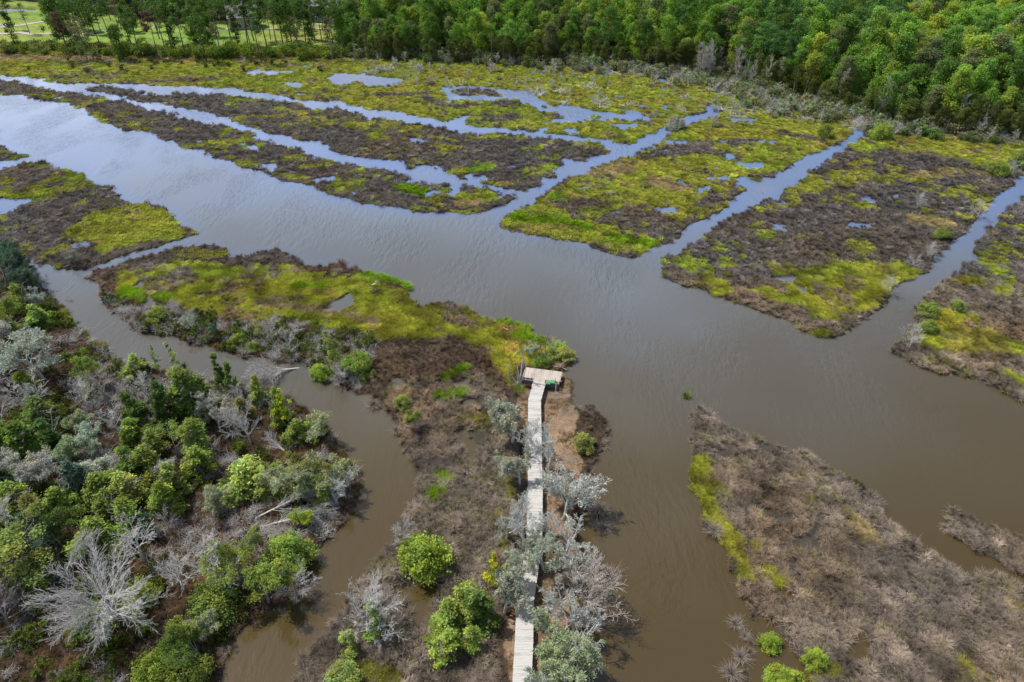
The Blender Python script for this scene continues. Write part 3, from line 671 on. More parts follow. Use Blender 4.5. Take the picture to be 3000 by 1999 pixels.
so.rotation_euler = Vector((sdx * math.cos(SUN_EL), sdy * math.cos(SUN_EL), -math.sin(SUN_EL))).to_track_quat('-Z', 'Y').to_euler()
scene.view_settings.view_transform = 'Standard'
scene.view_settings.look = 'None'
scene.view_settings.exposure = 0
scene.cycles.max_bounces = 5
scene.cycles.diffuse_bounces = 2
scene.cycles.transmission_bounces = 3
scene.cycles.use_denoising = False if False else scene.cycles.use_denoising

# ------------------------------------------------------------------ clumps of blades
def blades(n, h0, h1, spread, lean, width, rad, seed, droop=.5, tipvar=(0.55, 1.5), flat=0.0):
    r = np.random.default_rng(seed)
    ang = r.uniform(0, 2 * PI, n)
    rr = rad * np.sqrt(r.uniform(0, 1, n))
    bx, by = rr * np.cos(ang), rr * np.sin(ang)
    la = ang + r.normal(0, .5, n)
    h = r.uniform(h0, h1, n)
    ln = h * (lean * (rr / max(rad, 1e-6)) + spread * np.abs(r.normal(0, 1, n)))
    dx, dy = np.cos(la), np.sin(la)
    px, py = -dy, dx
    tw = r.uniform(-1, 1, n)
    # mix blade facing so they catch the light differently
    wx = px * width * .5; wy = py * width * .5
    t1 = .55
    V = []; var = []
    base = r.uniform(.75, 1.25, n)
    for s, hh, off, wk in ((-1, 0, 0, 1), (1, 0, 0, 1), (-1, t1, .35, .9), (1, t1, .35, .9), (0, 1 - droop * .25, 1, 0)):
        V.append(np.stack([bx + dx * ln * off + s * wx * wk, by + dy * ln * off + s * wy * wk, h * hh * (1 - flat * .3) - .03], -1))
        var.append(base * (tipvar[0] if hh == 0 else (1.0 if hh == t1 else tipvar[1])))  # shade at the roots and highlights on the pale tips painted in
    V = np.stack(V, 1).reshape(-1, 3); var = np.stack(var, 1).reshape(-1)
    i = np.arange(n)[:, None] * 5
    return V, i + np.array([[0, 1, 3, 2]]), i + np.array([[2, 3, 4]]), var


def clump_mesh(name, parts, mat):
    Vs, Qs, Ts, As = [], [], [], []
    o = 0
    for V, Q, T, a in parts:
        Vs.append(V); Qs.append(Q + o); Ts.append(T + o); As.append(a); o += len(V)
    return mesh_np(name, np.concatenate(Vs), np.concatenate(Qs), np.concatenate(Ts), [mat], var=np.concatenate(As))


def lib(name, meshes):
    """source shapes for instancing, kept in a collection of their own outside the scene"""
    c = bpy.data.collections.new(name)
    for i, me in enumerate(meshes):
        c.objects.link(bpy.data.objects.new('%s_%02d' % (name, i), me))
    return c


def scatter(name, coll, nvar, x, y, z, scale, tint, zs=None, tilt=.12, label=None, cat=None, kind='stuff'):
    n = len(x)
    me = bpy.data.meshes.new(name)
    me.vertices.add(n)
    me.vertices.foreach_set('co', np.stack([x, y, z], -1).astype(np.float32).ravel())
    rot = np.stack([rng.normal(0, tilt, n), rng.normal(0, tilt, n), rng.uniform(0, 2 * PI, n)], -1)
    scale = np.asarray(scale, float) * np.ones(n)
    zs = scale if zs is None else zs * np.ones(n)
    for nm, ty, dat, ch in (('rot', 'FLOAT_VECTOR', rot, 'vector'), ('scl', 'FLOAT_VECTOR', np.stack([scale, scale, zs], -1), 'vector'), ('tint', 'FLOAT_COLOR', np.concatenate([tint, np.ones((n, 1))], 1), 'color')):
        at = me.attributes.new(nm, ty, 'POINT'); at.data.foreach_set(ch, dat.astype(np.float32).ravel())
    at = me.attributes.new('idx', 'INT', 'POINT'); at.data.foreach_set('value', rng.integers(0, nvar, n).astype(np.int32))
    o = obj(name, me)
    ng = bpy.data.node_groups.new(name, 'GeometryNodeTree')
    ng.interface.new_socket('Geometry', in_out='INPUT', socket_type='NodeSocketGeometry')
    ng.interface.new_socket('Geometry', in_out='OUTPUT', socket_type='NodeSocketGeometry')
    gi = ng.nodes.new('NodeGroupInput'); go = ng.nodes.new('NodeGroupOutput')
    ci = ng.nodes.new('GeometryNodeCollectionInfo'); ci.inputs['Collection'].default_value = coll
    ci.inputs['Separate Children'].default_value = True; ci.inputs['Reset Children'].default_value = True
    ip = ng.nodes.new('GeometryNodeInstanceOnPoints'); ip.inputs['Pick Instance'].default_value = True

    def na(nm, ty):
        q = ng.nodes.new('GeometryNodeInputNamedAttribute'); q.data_type = ty; q.inputs[0].default_value = nm
        return [s for s in q.outputs if s.enabled][0]
    ng.links.new(gi.outputs[0], ip.inputs['Points']); ng.links.new(ci.outputs[0], ip.inputs['Instance'])
    ng.links.new(na('idx', 'INT'), ip.inputs['Instance Index'])
    ng.links.new(na('rot', 'FLOAT_VECTOR'), ip.inputs['Rotation'])
    ng.links.new(na('scl', 'FLOAT_VECTOR'), ip.inputs['Scale'])
    ng.links.new(ip.outputs[0], go.inputs[0])
    md = o.modifiers.new('scatter', 'NODES'); md.node_group = ng
    return tag(o, label, cat, kind=kind)


B = M['blade_i']
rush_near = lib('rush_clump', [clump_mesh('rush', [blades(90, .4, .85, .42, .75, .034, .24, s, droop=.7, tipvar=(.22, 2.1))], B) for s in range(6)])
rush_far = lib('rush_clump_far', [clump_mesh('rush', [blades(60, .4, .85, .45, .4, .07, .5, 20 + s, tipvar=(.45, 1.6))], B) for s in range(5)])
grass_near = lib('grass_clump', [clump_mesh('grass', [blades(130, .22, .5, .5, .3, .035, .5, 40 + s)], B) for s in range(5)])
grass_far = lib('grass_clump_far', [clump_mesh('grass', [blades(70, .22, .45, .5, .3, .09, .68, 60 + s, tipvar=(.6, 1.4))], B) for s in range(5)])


def candidates(y0, y1, sp):
    xs = []; ys = []
    yy = y0
    while yy < y1:
        hw = yy * .70 + 34
        n = int(2 * hw / sp)
        xx = np.linspace(-hw, hw, n)
        xs.append(xx); ys.append(np.full(n, yy))
        yy += sp
    x = np.concatenate(xs); y = np.concatenate(ys)
    x = x + rng.uniform(-.5, .5, len(x)) * sp * 1.3; y = y + rng.uniform(-.5, .5, len(y)) * sp * 1.3
    return x, y


def tint_for(z, x, y):
    c = VC[z] * 1.48
    n = len(x)
    a = fbm(x, y, 7, 301, 3); b_ = fbm(x, y, 1.6, 311, 2); d_ = vn(x, y, 22, 331)
    br = (.0 + 1.45 * b_ + .55 * a) * rng.uniform(.78, 1.22, n)
    c = c * br[:, None]
    isr = (z == ZR) | (z == ZM)
    # rush drifts from violet-grey to brown to straw and faint olive
    k = np.clip((fbm(x, y, 14, 341, 3) - .5) * 3.2, -1, 1)[:, None]
    warm = np.array([1.12, .98, .80]); cool = np.array([.92, .95, 1.02])
    c = np.where(isr[:, None], c * np.where(k > 0, 1 + (warm - 1) * k, 1 + (cool - 1) * -k), c)
    c = np.where((isr & (y <= 100))[:, None], c * np.array([.76, .715, .64]), c)
    ol = (isr & (rng.uniform(0, 1, n) < .06 + .12 * (a > .55)))[:, None]
    c = np.where(ol, c * np.array([.80, .90, .50]), c)
    pale = (isr & (rng.uniform(0, 1, n) < .07))[:, None]
    c = np.where(pale, c * 1.45, c)
    # grass drifts from lime to ochre
    isg = (z == ZG)
    kk = ((fbm(x, y, 11, 351, 3) - .5) * 2.6)[:, None]
    c = np.where(isg[:, None], c * (1 + np.clip(kk, -1, 1) * np.array([.13, -.02, .15])), c)
    tan = (isg & (fbm(x, y, 5, 361, 3) > .64))[:, None]
    c = np.where(tan, c * np.array([1.05, .86, 1.6]), c)
    c = np.where((isr & (y > 100))[:, None], c * np.array([.70, .70, .74]), c)
    c = np.where(((z == ZG) & (y > 100))[:, None], c * np.array([.98, 1.02, 1.2]), c)
    return c


tot = 0
for bi, (y0, y1, sp, rs, gs) in enumerate(((24, 62, .44, .9, .8), (62, 105, .55, .95, 1.0), (105, 175, .95, 1.0, 1.0), (175, 330, 1.35, 1.1, 1.1))):
    x, y = candidates(y0, y1, sp)
    la = land_at(x, y); z = zone_at(x, y)
    hh = height_at(x, y, la)
    # mixed tufts: rush dotted in the grass, grass gaps in the rush
    m1 = fbm(x, y, 3.2, 401, 3); m2 = fbm(x, y, 9, 411, 3)
    z = np.where(((z == ZG) | (z == ZO)) & (m1 * .6 + m2 * .4 > .60) & (vn(x, y, .8, 444) > .35), ZR, z)
    z = np.where((z == ZR) & (y > 95) & (m1 * .5 + (1 - m2) * .5 > .60), ZG, z)
    ld = np.where(y > 100, .76, .82)
    onl = (la > ld - .1)
    gap = vn(x, y, 1.9, 421) + .5 * vn(x, y, 6, 431)         # bare mud between tussocks
    isr = onl & ((z == ZR) | (z == ZM))
    keep = isr & (gap > .25 + .08 * (y < 100) - .18 * (z == ZM) + .10 * ((y < 75) & (np.abs(x + 12 - .02 * y) < 12))) & (rng.uniform(0, 1, len(x)) < .9)
    keep |= ((la > .44) & (la <= ld - .1) & ((z == ZR) | (z == ZM)) & (rng.uniform(0, 1, len(x)) < .22 * (1 + (y > 100))))
    tl = tint_for(z, x, y)
    edge = np.clip((.85 - la) / .2, 0, 1)
    big = rng.uniform(.55, 1.2, len(x)) * rs
    big = np.where(la <= ld - .1, big * .6, big)
    tall = big * (.78 + .35 * edge) * np.where(z == ZM, .85, 1)
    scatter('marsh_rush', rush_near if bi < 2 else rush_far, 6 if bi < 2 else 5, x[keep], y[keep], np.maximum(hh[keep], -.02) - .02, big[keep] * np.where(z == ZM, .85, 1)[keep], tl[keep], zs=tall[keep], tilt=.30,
            label=['dense grey-brown needle rush in the foreground marsh', 'grey-brown needle rush around the wide creek', 'dark grey rush patches on the marsh islands across the river', 'dark rush patches in the far marsh below the woods'][bi], cat='rush')
    isg = onl & np.isin(z, (ZG, ZB, ZT, ZO, ZS))
    keep = isg & (rng.uniform(0, 1, len(x)) < .95)
    gsz = rng.uniform(.75, 1.2, len(x)) * gs * np.where(z == ZB, 1.25, 1)
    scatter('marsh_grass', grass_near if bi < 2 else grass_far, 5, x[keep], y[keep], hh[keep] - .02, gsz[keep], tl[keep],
            label=['lime and olive cordgrass patches in the foreground marsh', 'bright green cordgrass meadow beside the wide creek', 'yellow-green cordgrass on the islands across the river', 'yellow-green cordgrass meadow in the far marsh'][bi], cat='grass')
    if bi < 2:
        keep = onl & (z == ZD) & (vn(x, y, 2.2, 441) > .45)
        c = np.array([.30, .20, .10]) * rng.uniform(.6, 1.3, (len(x), 1))
        c = np.where((rng.uniform(0, 1, len(x)) < .3)[:, None], np.array([.17, .16, .06]), c)
        scatter('leaf_litter', grass_near, 5, x[keep], y[keep], hh[keep] - .06, gsz[keep] * .8, c[keep], zs=gsz[keep] * .4,
                label=['dry orange-brown litter and grass under the boardwalk trees', 'dry tan grass and litter around the viewing platform'][bi], cat='ground cover')
    tot += keep.sum()

# brush of fallen twigs and seedlings under the left wood and along the wood edge
def twigs(seed, n=70, R=.7, H=.8, rad=.010):
    r = np.random.default_rng(seed)
    seg = []
    for i in range(n):
        a = r.uniform(0, 2 * PI); q = r.uniform(0, R); p = np.array([q * math.cos(a), q * math.sin(a), r.uniform(0, .35)])
        d = np.array([r.normal(0, .8), r.normal(0, .8), r.uniform(.1, 1.1)]); d /= np.linalg.norm(d)
        L = r.uniform(.25, H)
        seg.append((p, p + d * L * .6, rad, rad * .8, 0)); seg.append((p + d * L * .6, p + d * L + r.normal(0, .12, 3), rad * .8, rad * .4, 0))
    return seg

# ------------------------------------------------------------------ wood: branch skeletons and tubes
def rvec(r):
    v = r.normal(0, 1, 3)
    return v / np.linalg.norm(v)


def grow(r, p, d, L, rad, depth, P, out, tips):
    """one branch as a bent chain, with children; out gets (p0,p1,r0,r1,level)"""
    ns = P['seg'][min(depth, len(P['seg']) - 1)]
    maxd = P['depth']
    pts = [p]; rr = [rad]
    end = rad * P['taper'][min(depth, len(P['taper']) - 1)]
    for i in range(ns):
        d = d + rvec(r) * P['wander'][min(depth, len(P['wander']) - 1)] + np.array([0, 0, P['up'][min(depth, len(P['up']) - 1)]])
        d = d / np.linalg.norm(d)
        q = pts[-1] + d * L / ns
        if q[2] < .05 and not P.get('low'): q[2] = .05
        r1 = rad + (end - rad) * (i + 1) / ns
        out.append((pts[-1], q, rr[-1], r1, depth))
        pts.append(q); rr.append(r1)
    if depth >= maxd:
        tips.append((pts[-1], d))
        return
    nc = P['kids'][depth]
    nc = max(1, int(round(nc * r.uniform(.8, 1.2))))
    s0 = P['start'][min(depth, len(P['start']) - 1)]
    for k in range(nc):
        t = s0 + (1 - s0) * ((k + r.uniform(0, 1)) / nc)
        f = t * ns
        i = min(ns - 1, int(f))
        q = pts[i] + (pts[i + 1] - pts[i]) * (f - i)
        ax = (pts[i + 1] - pts[i]); ax = ax / np.linalg.norm(ax)
        side = np.cross(ax, rvec(r)); side /= np.linalg.norm(side)
        if depth == 0 and P.get('planar') is not None:
            side = side * np.array([1, 1, P['planar']]); side /= np.linalg.norm(side)
        an = math.radians(P['angle'][min(depth, len(P['angle']) - 1)] * r.uniform(.7, 1.25))
        nd = ax * math.cos(an) + side * math.sin(an)
        ll = P['ratio'][min(depth, len(P['ratio']) - 1)] * L * r.uniform(.65, 1.15) * (1 - P.get('cone', 0) * t if depth == 0 else 1 - .35 * t)
        grow(r, q, nd, ll, max(P['rmin'], (rr[i] * (1 - f + i) + rr[i + 1] * (f - i)) * P['rratio']), depth + 1, P, out, tips)


def tubes(segs, n=4, rmin=0.0):
    p0 = np.array([s[0] for s in segs]); p1 = np.array([s[1] for s in segs])
    r0 = np.maximum(np.array([s[2] for s in segs]), rmin); r1 = np.maximum(np.array([s[3] for s in segs]), rmin)
    d = p1 - p0; d /= np.maximum(np.linalg.norm(d, axis=1), 1e-9)[:, None]
    a = np.where(np.abs(d[:, 2:3]) > .9, np.array([[1., 0, 0]]), np.array([[0, 0, 1.]]))
    u = np.cross(d, a); u /= np.linalg.norm(u, axis=1)[:, None]
    v = np.cross(d, u)
    an = np.arange(n) * 2 * PI / n
    ring = u[:, None, :] * np.cos(an)[None, :, None] + v[:, None, :] * np.sin(an)[None, :, None]
    V = np.concatenate([p0[:, None, :] - d[:, None, :] * r0[:, None, None] * .3 + ring * r0[:, None, None], p1[:, None, :] + ring * r1[:, None, None]], 1).reshape(-1, 3)
    b = np.arange(len(segs))[:, None, None] * 2 * n
    k = np.arange(n)
    q = np.stack([k, (k + 1) % n, n + (k + 1) % n, n + k], -1)[None]
    return V, (b + q).reshape(-1, 4)


def wood_mesh(name, segs, mat, n=4, rmin=0.0):
    if not segs: return None
    V, Q = tubes(segs, n, rmin)
    return mesh_np(name, V, Q, None, [mat], smooth=n > 4)


# ------------------------------------------------------------------ foliage: many small leaf faces on clumps
def leaves(r, centers, radii, per, size, squash=(1, 1, .8), out=1.2, elong=1.4, centre=None, vr=(.72, 1.25), shell=.45):
    nC = len(centers)
    cnt = np.maximum(4, (per * (radii / radii.mean()) ** 2).astype(int))
    ci = np.repeat(np.arange(nC), cnt)
    n = len(ci)
    d = r.normal(0, 1, (n, 3)); d /= np.linalg.norm(d, axis=1)[:, None]
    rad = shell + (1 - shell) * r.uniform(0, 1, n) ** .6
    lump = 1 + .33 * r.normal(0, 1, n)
    P = centers[ci] + d * (radii[ci] * rad * lump)[:, None] * np.array(squash)
    nrm = d * out + r.normal(0, .6, (n, 3)) + np.array([0, 0, .6])
    nrm /= np.linalg.norm(nrm, axis=1)[:, None]
    t = np.cross(nrm, r.normal(0, 1, (n, 3))); t /= np.linalg.norm(t, axis=1)[:, None]
    b = np.cross(nrm, t)
    s = size * r.uniform(.6, 1.3, n)
    t = t * (s * elong * .5)[:, None]; b = b * (s * .5)[:, None]
    V = np.stack([P - t, P + b * .9 - t * .1, P + t, P - b * .9 + t * .1], 1).reshape(-1, 3)
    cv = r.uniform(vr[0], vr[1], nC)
    var = cv[ci] * r.uniform(.75, 1.25, n) * (.55 + .5 * np.clip(rad * lump, 0, 1.2))  # leaves deeper in a clump are darker: crown shade painted in
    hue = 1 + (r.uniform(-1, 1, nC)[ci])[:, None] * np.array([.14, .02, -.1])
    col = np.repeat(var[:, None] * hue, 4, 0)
    Q = np.arange(n * 4).reshape(-1, 4)
    return V, Q, col


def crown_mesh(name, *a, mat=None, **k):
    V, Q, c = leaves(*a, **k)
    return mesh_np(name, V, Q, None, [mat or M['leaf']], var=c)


def merge(name, mats, *blocks):
    """blocks: (V,Q,var rgb or None,matindex)"""
    Vs, Qs, Cs, Ms = [], [], [], []
    o = 0
    for V, Q, c, mi in blocks:
        if c is None: c = np.ones((len(V), 3))
        Vs.append(V); Qs.append(Q + o); Cs.append(c); Ms.append(np.full(len(Q), mi)); o += len(V)
    return mesh_np(name, np.concatenate(Vs), np.concatenate(Qs), None, mats, var=np.concatenate(Cs), matidx=np.concatenate(Ms))


# --- forest kinds: built 1 m = 1 m, H about 15
def broadleaf(seed, H=13, low=.12, R=3.3, nc=50, per=92, size=.30):
    r = np.random.default_rng(seed)
    P = dict(depth=1, seg=(5, 3), taper=(.25, .2), wander=(.09, .2), up=(.05, .12), kids=(11,), start=(.3,), angle=(48,), ratio=(.42,), rratio=.45, rmin=.04)
    out, tips = [], []
    grow(r, np.array([0, 0, 0.]), np.array([0, 0, 1.]), H * .86, .21, 0, P, out, tips)
    cs, rs = [], []
    for i in range(nc):
        t = r.uniform(0, 1) ** .8
        z = H * (low + (1 - low) * t)
        prof = math.sin(PI * min(1, (t * .80 + .17))) ** .6 * (1 if t > .3 else .8)
        a = r.uniform(0, 2 * PI); rr = R * prof * r.uniform(.5, 1.0) * (1 + .2 * math.sin(3 * a + seed))
        cs.append((rr * math.cos(a), rr * math.sin(a), z)); rs.append(r.uniform(.75, 1.35))
    cs.append((0, 0, H)); rs.append(1.0)
    return out, (r, np.array(cs), np.array(rs), per, size)


def pine(seed, H=17, bare=.5, R=3.4, nc=26, per=135, size=.28):
    r = np.random.default_rng(seed)
    P = dict(depth=1, seg=(6, 3), taper=(.35, .2), wander=(.05, .15), up=(.03, .12), kids=(13,), start=(bare,), angle=(68,), ratio=(.2,), rratio=.32, rmin=.04)
    out, tips = [], []
    grow(r, np.array([0, 0, 0.]), np.array([0, 0, 1.]), H * .93, .22, 0, P, out, tips)
    cs, rs = [], []
    for i in range(nc):
        t = r.uniform(0, 1)
        z = H * (bare + (1 - bare) * t)
        prof = (1 - t ** 2.2) ** .5 * (.55 + .45 * min(1, t * 3))
        a = r.uniform(0, 2 * PI); rr = R * prof * r.uniform(.45, 1.0)
        cs.append((rr * math.cos(a), rr * math.sin(a), z)); rs.append(r.uniform(.85, 1.45))
    cs.append((0, 0, H - .3)); rs.append(1.1)
    return out, (r, np.array(cs), np.array(rs), per, size)


FB = [broadleaf(500 + i, H=[13, 15, 11, 14, 12, 10][i], R=[3.3, 3.6, 3.2, 2.7, 3.8, 2.6][i], low=[.04, .06, .03, .08, .04, .02][i]) for i in range(6)]
FP = [pine(540 + i, H=[17, 18, 15, 16, 19][i], bare=[.42, .45, .35, .28, .5][i], R=[3.4, 3.7, 3.6, 3.8, 3.2][i]) for i in range(5)]
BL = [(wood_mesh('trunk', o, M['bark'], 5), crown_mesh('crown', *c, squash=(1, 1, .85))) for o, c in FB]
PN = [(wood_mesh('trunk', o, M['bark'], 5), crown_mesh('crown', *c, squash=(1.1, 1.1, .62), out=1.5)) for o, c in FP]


def joined(lst, sq, o_=1.2):
    res = []
    for segs, c in lst:
        V, Q = tubes(segs, 4)
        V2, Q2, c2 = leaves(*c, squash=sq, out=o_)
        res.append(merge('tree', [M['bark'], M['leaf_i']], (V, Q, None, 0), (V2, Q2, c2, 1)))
    return res


lib_wood = lib('far_tree', joined(FB, (1, 1, .85)) + joined(FP, (1.1, 1.1, .62), 1.5))

# undergrowth
bz = lib('brush', [merge('brush', [M['dead']], (*tubes(twigs(800 + i), 3), None, 0)) for i in range(4)])
sp_ = []
for i in range(4):
    r = np.random.default_rng(820 + i)
    cs = np.stack([r.normal(0, .35, 9), r.normal(0, .35, 9), r.uniform(.15, .9, 9)], -1)
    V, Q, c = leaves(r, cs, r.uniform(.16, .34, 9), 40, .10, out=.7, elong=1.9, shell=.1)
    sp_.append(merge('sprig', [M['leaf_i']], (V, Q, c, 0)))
bsp = lib('sprig', sp_)
x, y = candidates(26, 100, 1.05)
la = land_at(x, y); z = zone_at(x, y); ppx_, ppy_ = PX(x, y)
Kb = boxblur(boxblur((zone == ZM) | ((zone == ZD)), 4), 4)
wood_ = (ppx_ < 860) & (ppy_ > 690) & ((z == ZM) | (z == ZD)) & (la > .8)
leftk = wood_ & (ppx_ < 640)
dn = fbm(x, y, 7, 841, 3)
k1 = wood_ & (rng.uniform(0, 1, len(x)) < np.clip((dn - .40) * 4, .04, .7))
hh = height_at(x, y, la)
scatter('dead_brush', bz, 4, x[k1], y[k1], hh[k1], rng.uniform(.7, 1.7, k1.sum()), np.ones((k1.sum(), 3)), label='tangled grey dead twigs under the left wood', cat='brush')
k2 = wood_ & (rng.uniform(0, 1, len(x)) < np.clip((fbm(x, y, 6, 851, 3) - .48) * 4, .02, .6))
tn = np.array([.14, .185, .035]) * rng.uniform(.6, 1.35, (k2.sum(), 1)) * (1 + rng.uniform(-.12, .2, (k2.sum(), 1)) * np.array([1, 0, 1.4]))
scatter('undergrowth', bsp, 4, x[k2], y[k2], hh[k2], rng.uniform(.8, 1.7, k2.sum()), tn, label='low green seedlings and ferny growth under the left wood', cat='undergrowth')

# thicket below the woods
x, y = candidates(135, 275, 1.5)
ppx_, ppy_ = PX(x, y)
FLX = np.array(forest_line, float)
fl_y = np.interp(ppx_, FLX[:, 0], FLX[:, 1])
wid = np.interp(ppx_, [790, 1200, 1420, 1560, 1700, 1850, 2000, 2150, 2400], [5, 8, 22, 50, 75, 60, 34, 16, 16])
t_ = (ppy_ - fl_y) / wid
la = land_at(x, y); hh = height_at(x, y, la)
ok = (ppx_ > 790) & (ppx_ < 2480) & (t_ > -.25) & (t_ < 1) & (la > .7) & (rng.uniform(0, 1, len(x)) < np.clip((fbm(x, y, 12, 861, 3) - .33) * 4, .05, 1) * np.clip(1.25 - t_, 0, 1))
k1 = ok & (rng.uniform(0, 1, len(x)) < .42)
scatter('dead_brush', bz, 4, x[k1], y[k1], hh[k1], rng.uniform(1.2, 3.0, k1.sum()), np.ones((k1.sum(), 3)), label='pale twiggy thicket along the foot of the far wood', cat='brush')
k2 = ok & ~k1
tn = np.array([.31, .34, .17]) * rng.uniform(.55, 1.3, (k2.sum(), 1)) * (1 + rng.uniform(-.15, .15, (k2.sum(), 3)))
scatter('undergrowth', bsp, 4, x[k2], y[k2], hh[k2], rng.uniform(1.3, 3.4, k2.sum()), tn, label='grey-green scrub along the foot of the far wood', cat='undergrowth')


# --- near kinds
def cedar(seed, H=5.5, R=1.7, nc=60, per=120, size=.105, cone=.75, low=.06, gaps=.25):
    r = np.random.default_rng(seed)
    P = dict(depth=2, seg=(5, 3, 2), taper=(.2, .3, .3), wander=(.1, .2, .3), up=(.02, .14, .1), kids=(16, 4), start=(.12, .3), angle=(62, 45), ratio=(R / H * 1.05, .5), rratio=.45, rmin=.012, cone=.6)
    out, tips = [], []
    grow(r, np.array([0, 0, 0.]), np.array([0, 0, 1.]), H * .95, .11, 0, P, out, tips)
    cs, rs = [], []
    lobes = r.uniform(0, 2 * PI, 5); lw = r.uniform(.6, 1.15, 5)
    for i in range(nc):
        t = r.uniform(0, 1) ** 1.15
        prof = (1 - t) ** cone * (.55 + .45 * min(1, t * 6))
        k = r.integers(0, 5); a = lobes[k] + r.normal(0, .35) + t * 2
        rr = R * prof * r.uniform(.35, 1.08) * lw[k]
        cs.append((rr * math.cos(a), rr * math.sin(a), H * (low + (1 - low) * t) + r.normal(0, .08)))
        rs.append(r.uniform(.14, .46) * (1 - .3 * t) * R / 1.5)
    cs.append((0, 0, H * .98)); rs.append(.16)
    cs.append((0.05, 0, H * .92)); rs.append(.2)
    return wood_mesh('trunk', out, M['greybark'], 5), crown_mesh('crown', r, np.array(cs), np.array(rs), per, size, squash=(1, 1, .95), out=.9, elong=2.0, vr=(.45, 1.5), shell=.15)


def oakish(seed, H=5.5, R=2.6, nc=75, per=130, size=.092, flat=.55, lean=(0, 0)):
    """broad crowned, clumps carried on visible limbs"""
    r = np.random.default_rng(seed)
    P = dict(depth=3, seg=(3, 4, 3, 2), taper=(.7, .35, .3, .3), wander=(.15, .25, .3, .35), up=(.05, .1, .05, .05), kids=(6, 5, 4), start=(.35, .3, .3), angle=(48, 45, 45), ratio=(1.15, .5, .5), rratio=.55, rmin=.012)
    out, tips = [], []
    d = np.array([lean[0], lean[1], 1.]); d /= np.linalg.norm(d)
    grow(r, np.array([0, 0, 0.]), d, H * .48, .13, 0, P, out, tips)
    tp = np.array([t[0] for t in tips])
    tp = tp[r.permutation(len(tp))[:nc]]
    return out, tip_foliage(r, tp, per, size)


def tip_foliage(r, tp, per, size, rad=(.22, .5)):
    return (r, tp, r.uniform(rad[0], rad[1], len(tp)), per, size)


def oakpair(seed, mat='greybark', leafk={}, **k):
    o, f = oakish(seed, **k)
    kk = dict(squash=(1.1, 1.1, .7), out=.8, elong=1.8, vr=(.6, 1.3), shell=.1); kk.update(leafk)
    return wood_mesh('trunk', [s for s in o if s[4] == 0], M[mat], 6), wood_mesh('limbs', [s for s in o if s[4] > 0], M[mat], 4, .012), crown_mesh('crown', *f, **kk)


def lichen(seed, H=6, spread=1.2, kids=(7, 8, 7, 6), lean=(0, 0), nleaf=300, per=26, rm=.012, mat='lichen', size=.075, angle=46):
    r = np.random.default_rng(seed)
    P = dict(depth=4, seg=(3, 5, 4, 3, 2), taper=(.7, .35, .3, .35, .4), wander=(.14, .2, .27, .34, .4), up=(.05, .05, .02, .02, .02), kids=kids, start=(.3, .25, .2, .1), angle=(angle, 42, 44, 46), ratio=(spread, .48, .5, .55), rratio=.5, rmin=rm)
    out, tips = [], []
    d = np.array([lean[0], lean[1], 1.]); d /= np.linalg.norm(d)
    grow(r, np.array([0, 0, 0.]), d, H * .42, .16, 0, P, out, tips)
    tr = wood_mesh('trunk', [s for s in out if s[4] == 0], M[mat], 6)
    br = wood_mesh('branches', [s for s in out if s[4] > 0], M[mat], 3, rm)
    cr = None
    if nleaf:
        tp = np.array([t[0] for t in tips]); tp = tp[r.permutation(len(tp))[:nleaf]]
        cr = crown_mesh('leaves', r, tp, r.uniform(.2, .42, len(tp)), per, size, squash=(1, 1, .8), out=.4, elong=3.2, vr=(.7, 1.3), shell=.0)
    return tr, br, cr


def deadtree(seed, H=6, kids=(20, 9, 6), spread=.46, angle=60, up=.07, trunk=.12, cone=.55, start=.2, rm=.008):
    r = np.random.default_rng(seed)
    P = dict(depth=3, seg=(6, 5, 3, 2), taper=(.15, .3, .3, .4), wander=(.06, .14, .22, .3), up=(.02, up, .03, .02), kids=kids, start=(start, .2, .15), angle=(angle, 38, 40), ratio=(spread, .45, .5), rratio=.42, rmin=rm, cone=cone)
    out, tips = [], []
    grow(r, np.array([0, 0, 0.]), np.array([0, 0, 1.]), H, trunk, 0, P, out, tips)
    return wood_mesh('trunk', [s for s in out if s[4] == 0], M['dead'], 6), wood_mesh('branches', [s for s in out if s[4] > 0], M['dead'], 3, rm), None


def bigdead(seed):
    """the huge radiating skeleton: many long limbs from low on the trunk"""
    r = np.random.default_rng(seed)
    P = dict(depth=3, seg=(5, 6, 4, 3), taper=(.3, .25, .3, .4), wander=(.05, .10, .2, .28), up=(.0, .03, .0, .0), kids=(46, 10, 8), start=(.22, .2, .1), angle=(66, 28, 32), ratio=(1.0, .42, .5), rratio=.30, rmin=.009, cone=.25)
    out, tips = [], []
    grow(r, np.array([0, 0, 0.]), np.array([-.1, .1, 1.]), 4.6, .2, 0, P, out, tips)
    return wood_mesh('trunk', [s for s in out if s[4] == 0], M['dead'], 6), wood_mesh('branches', [s for s in out if s[4] > 0], M['dead'], 3, .009), None


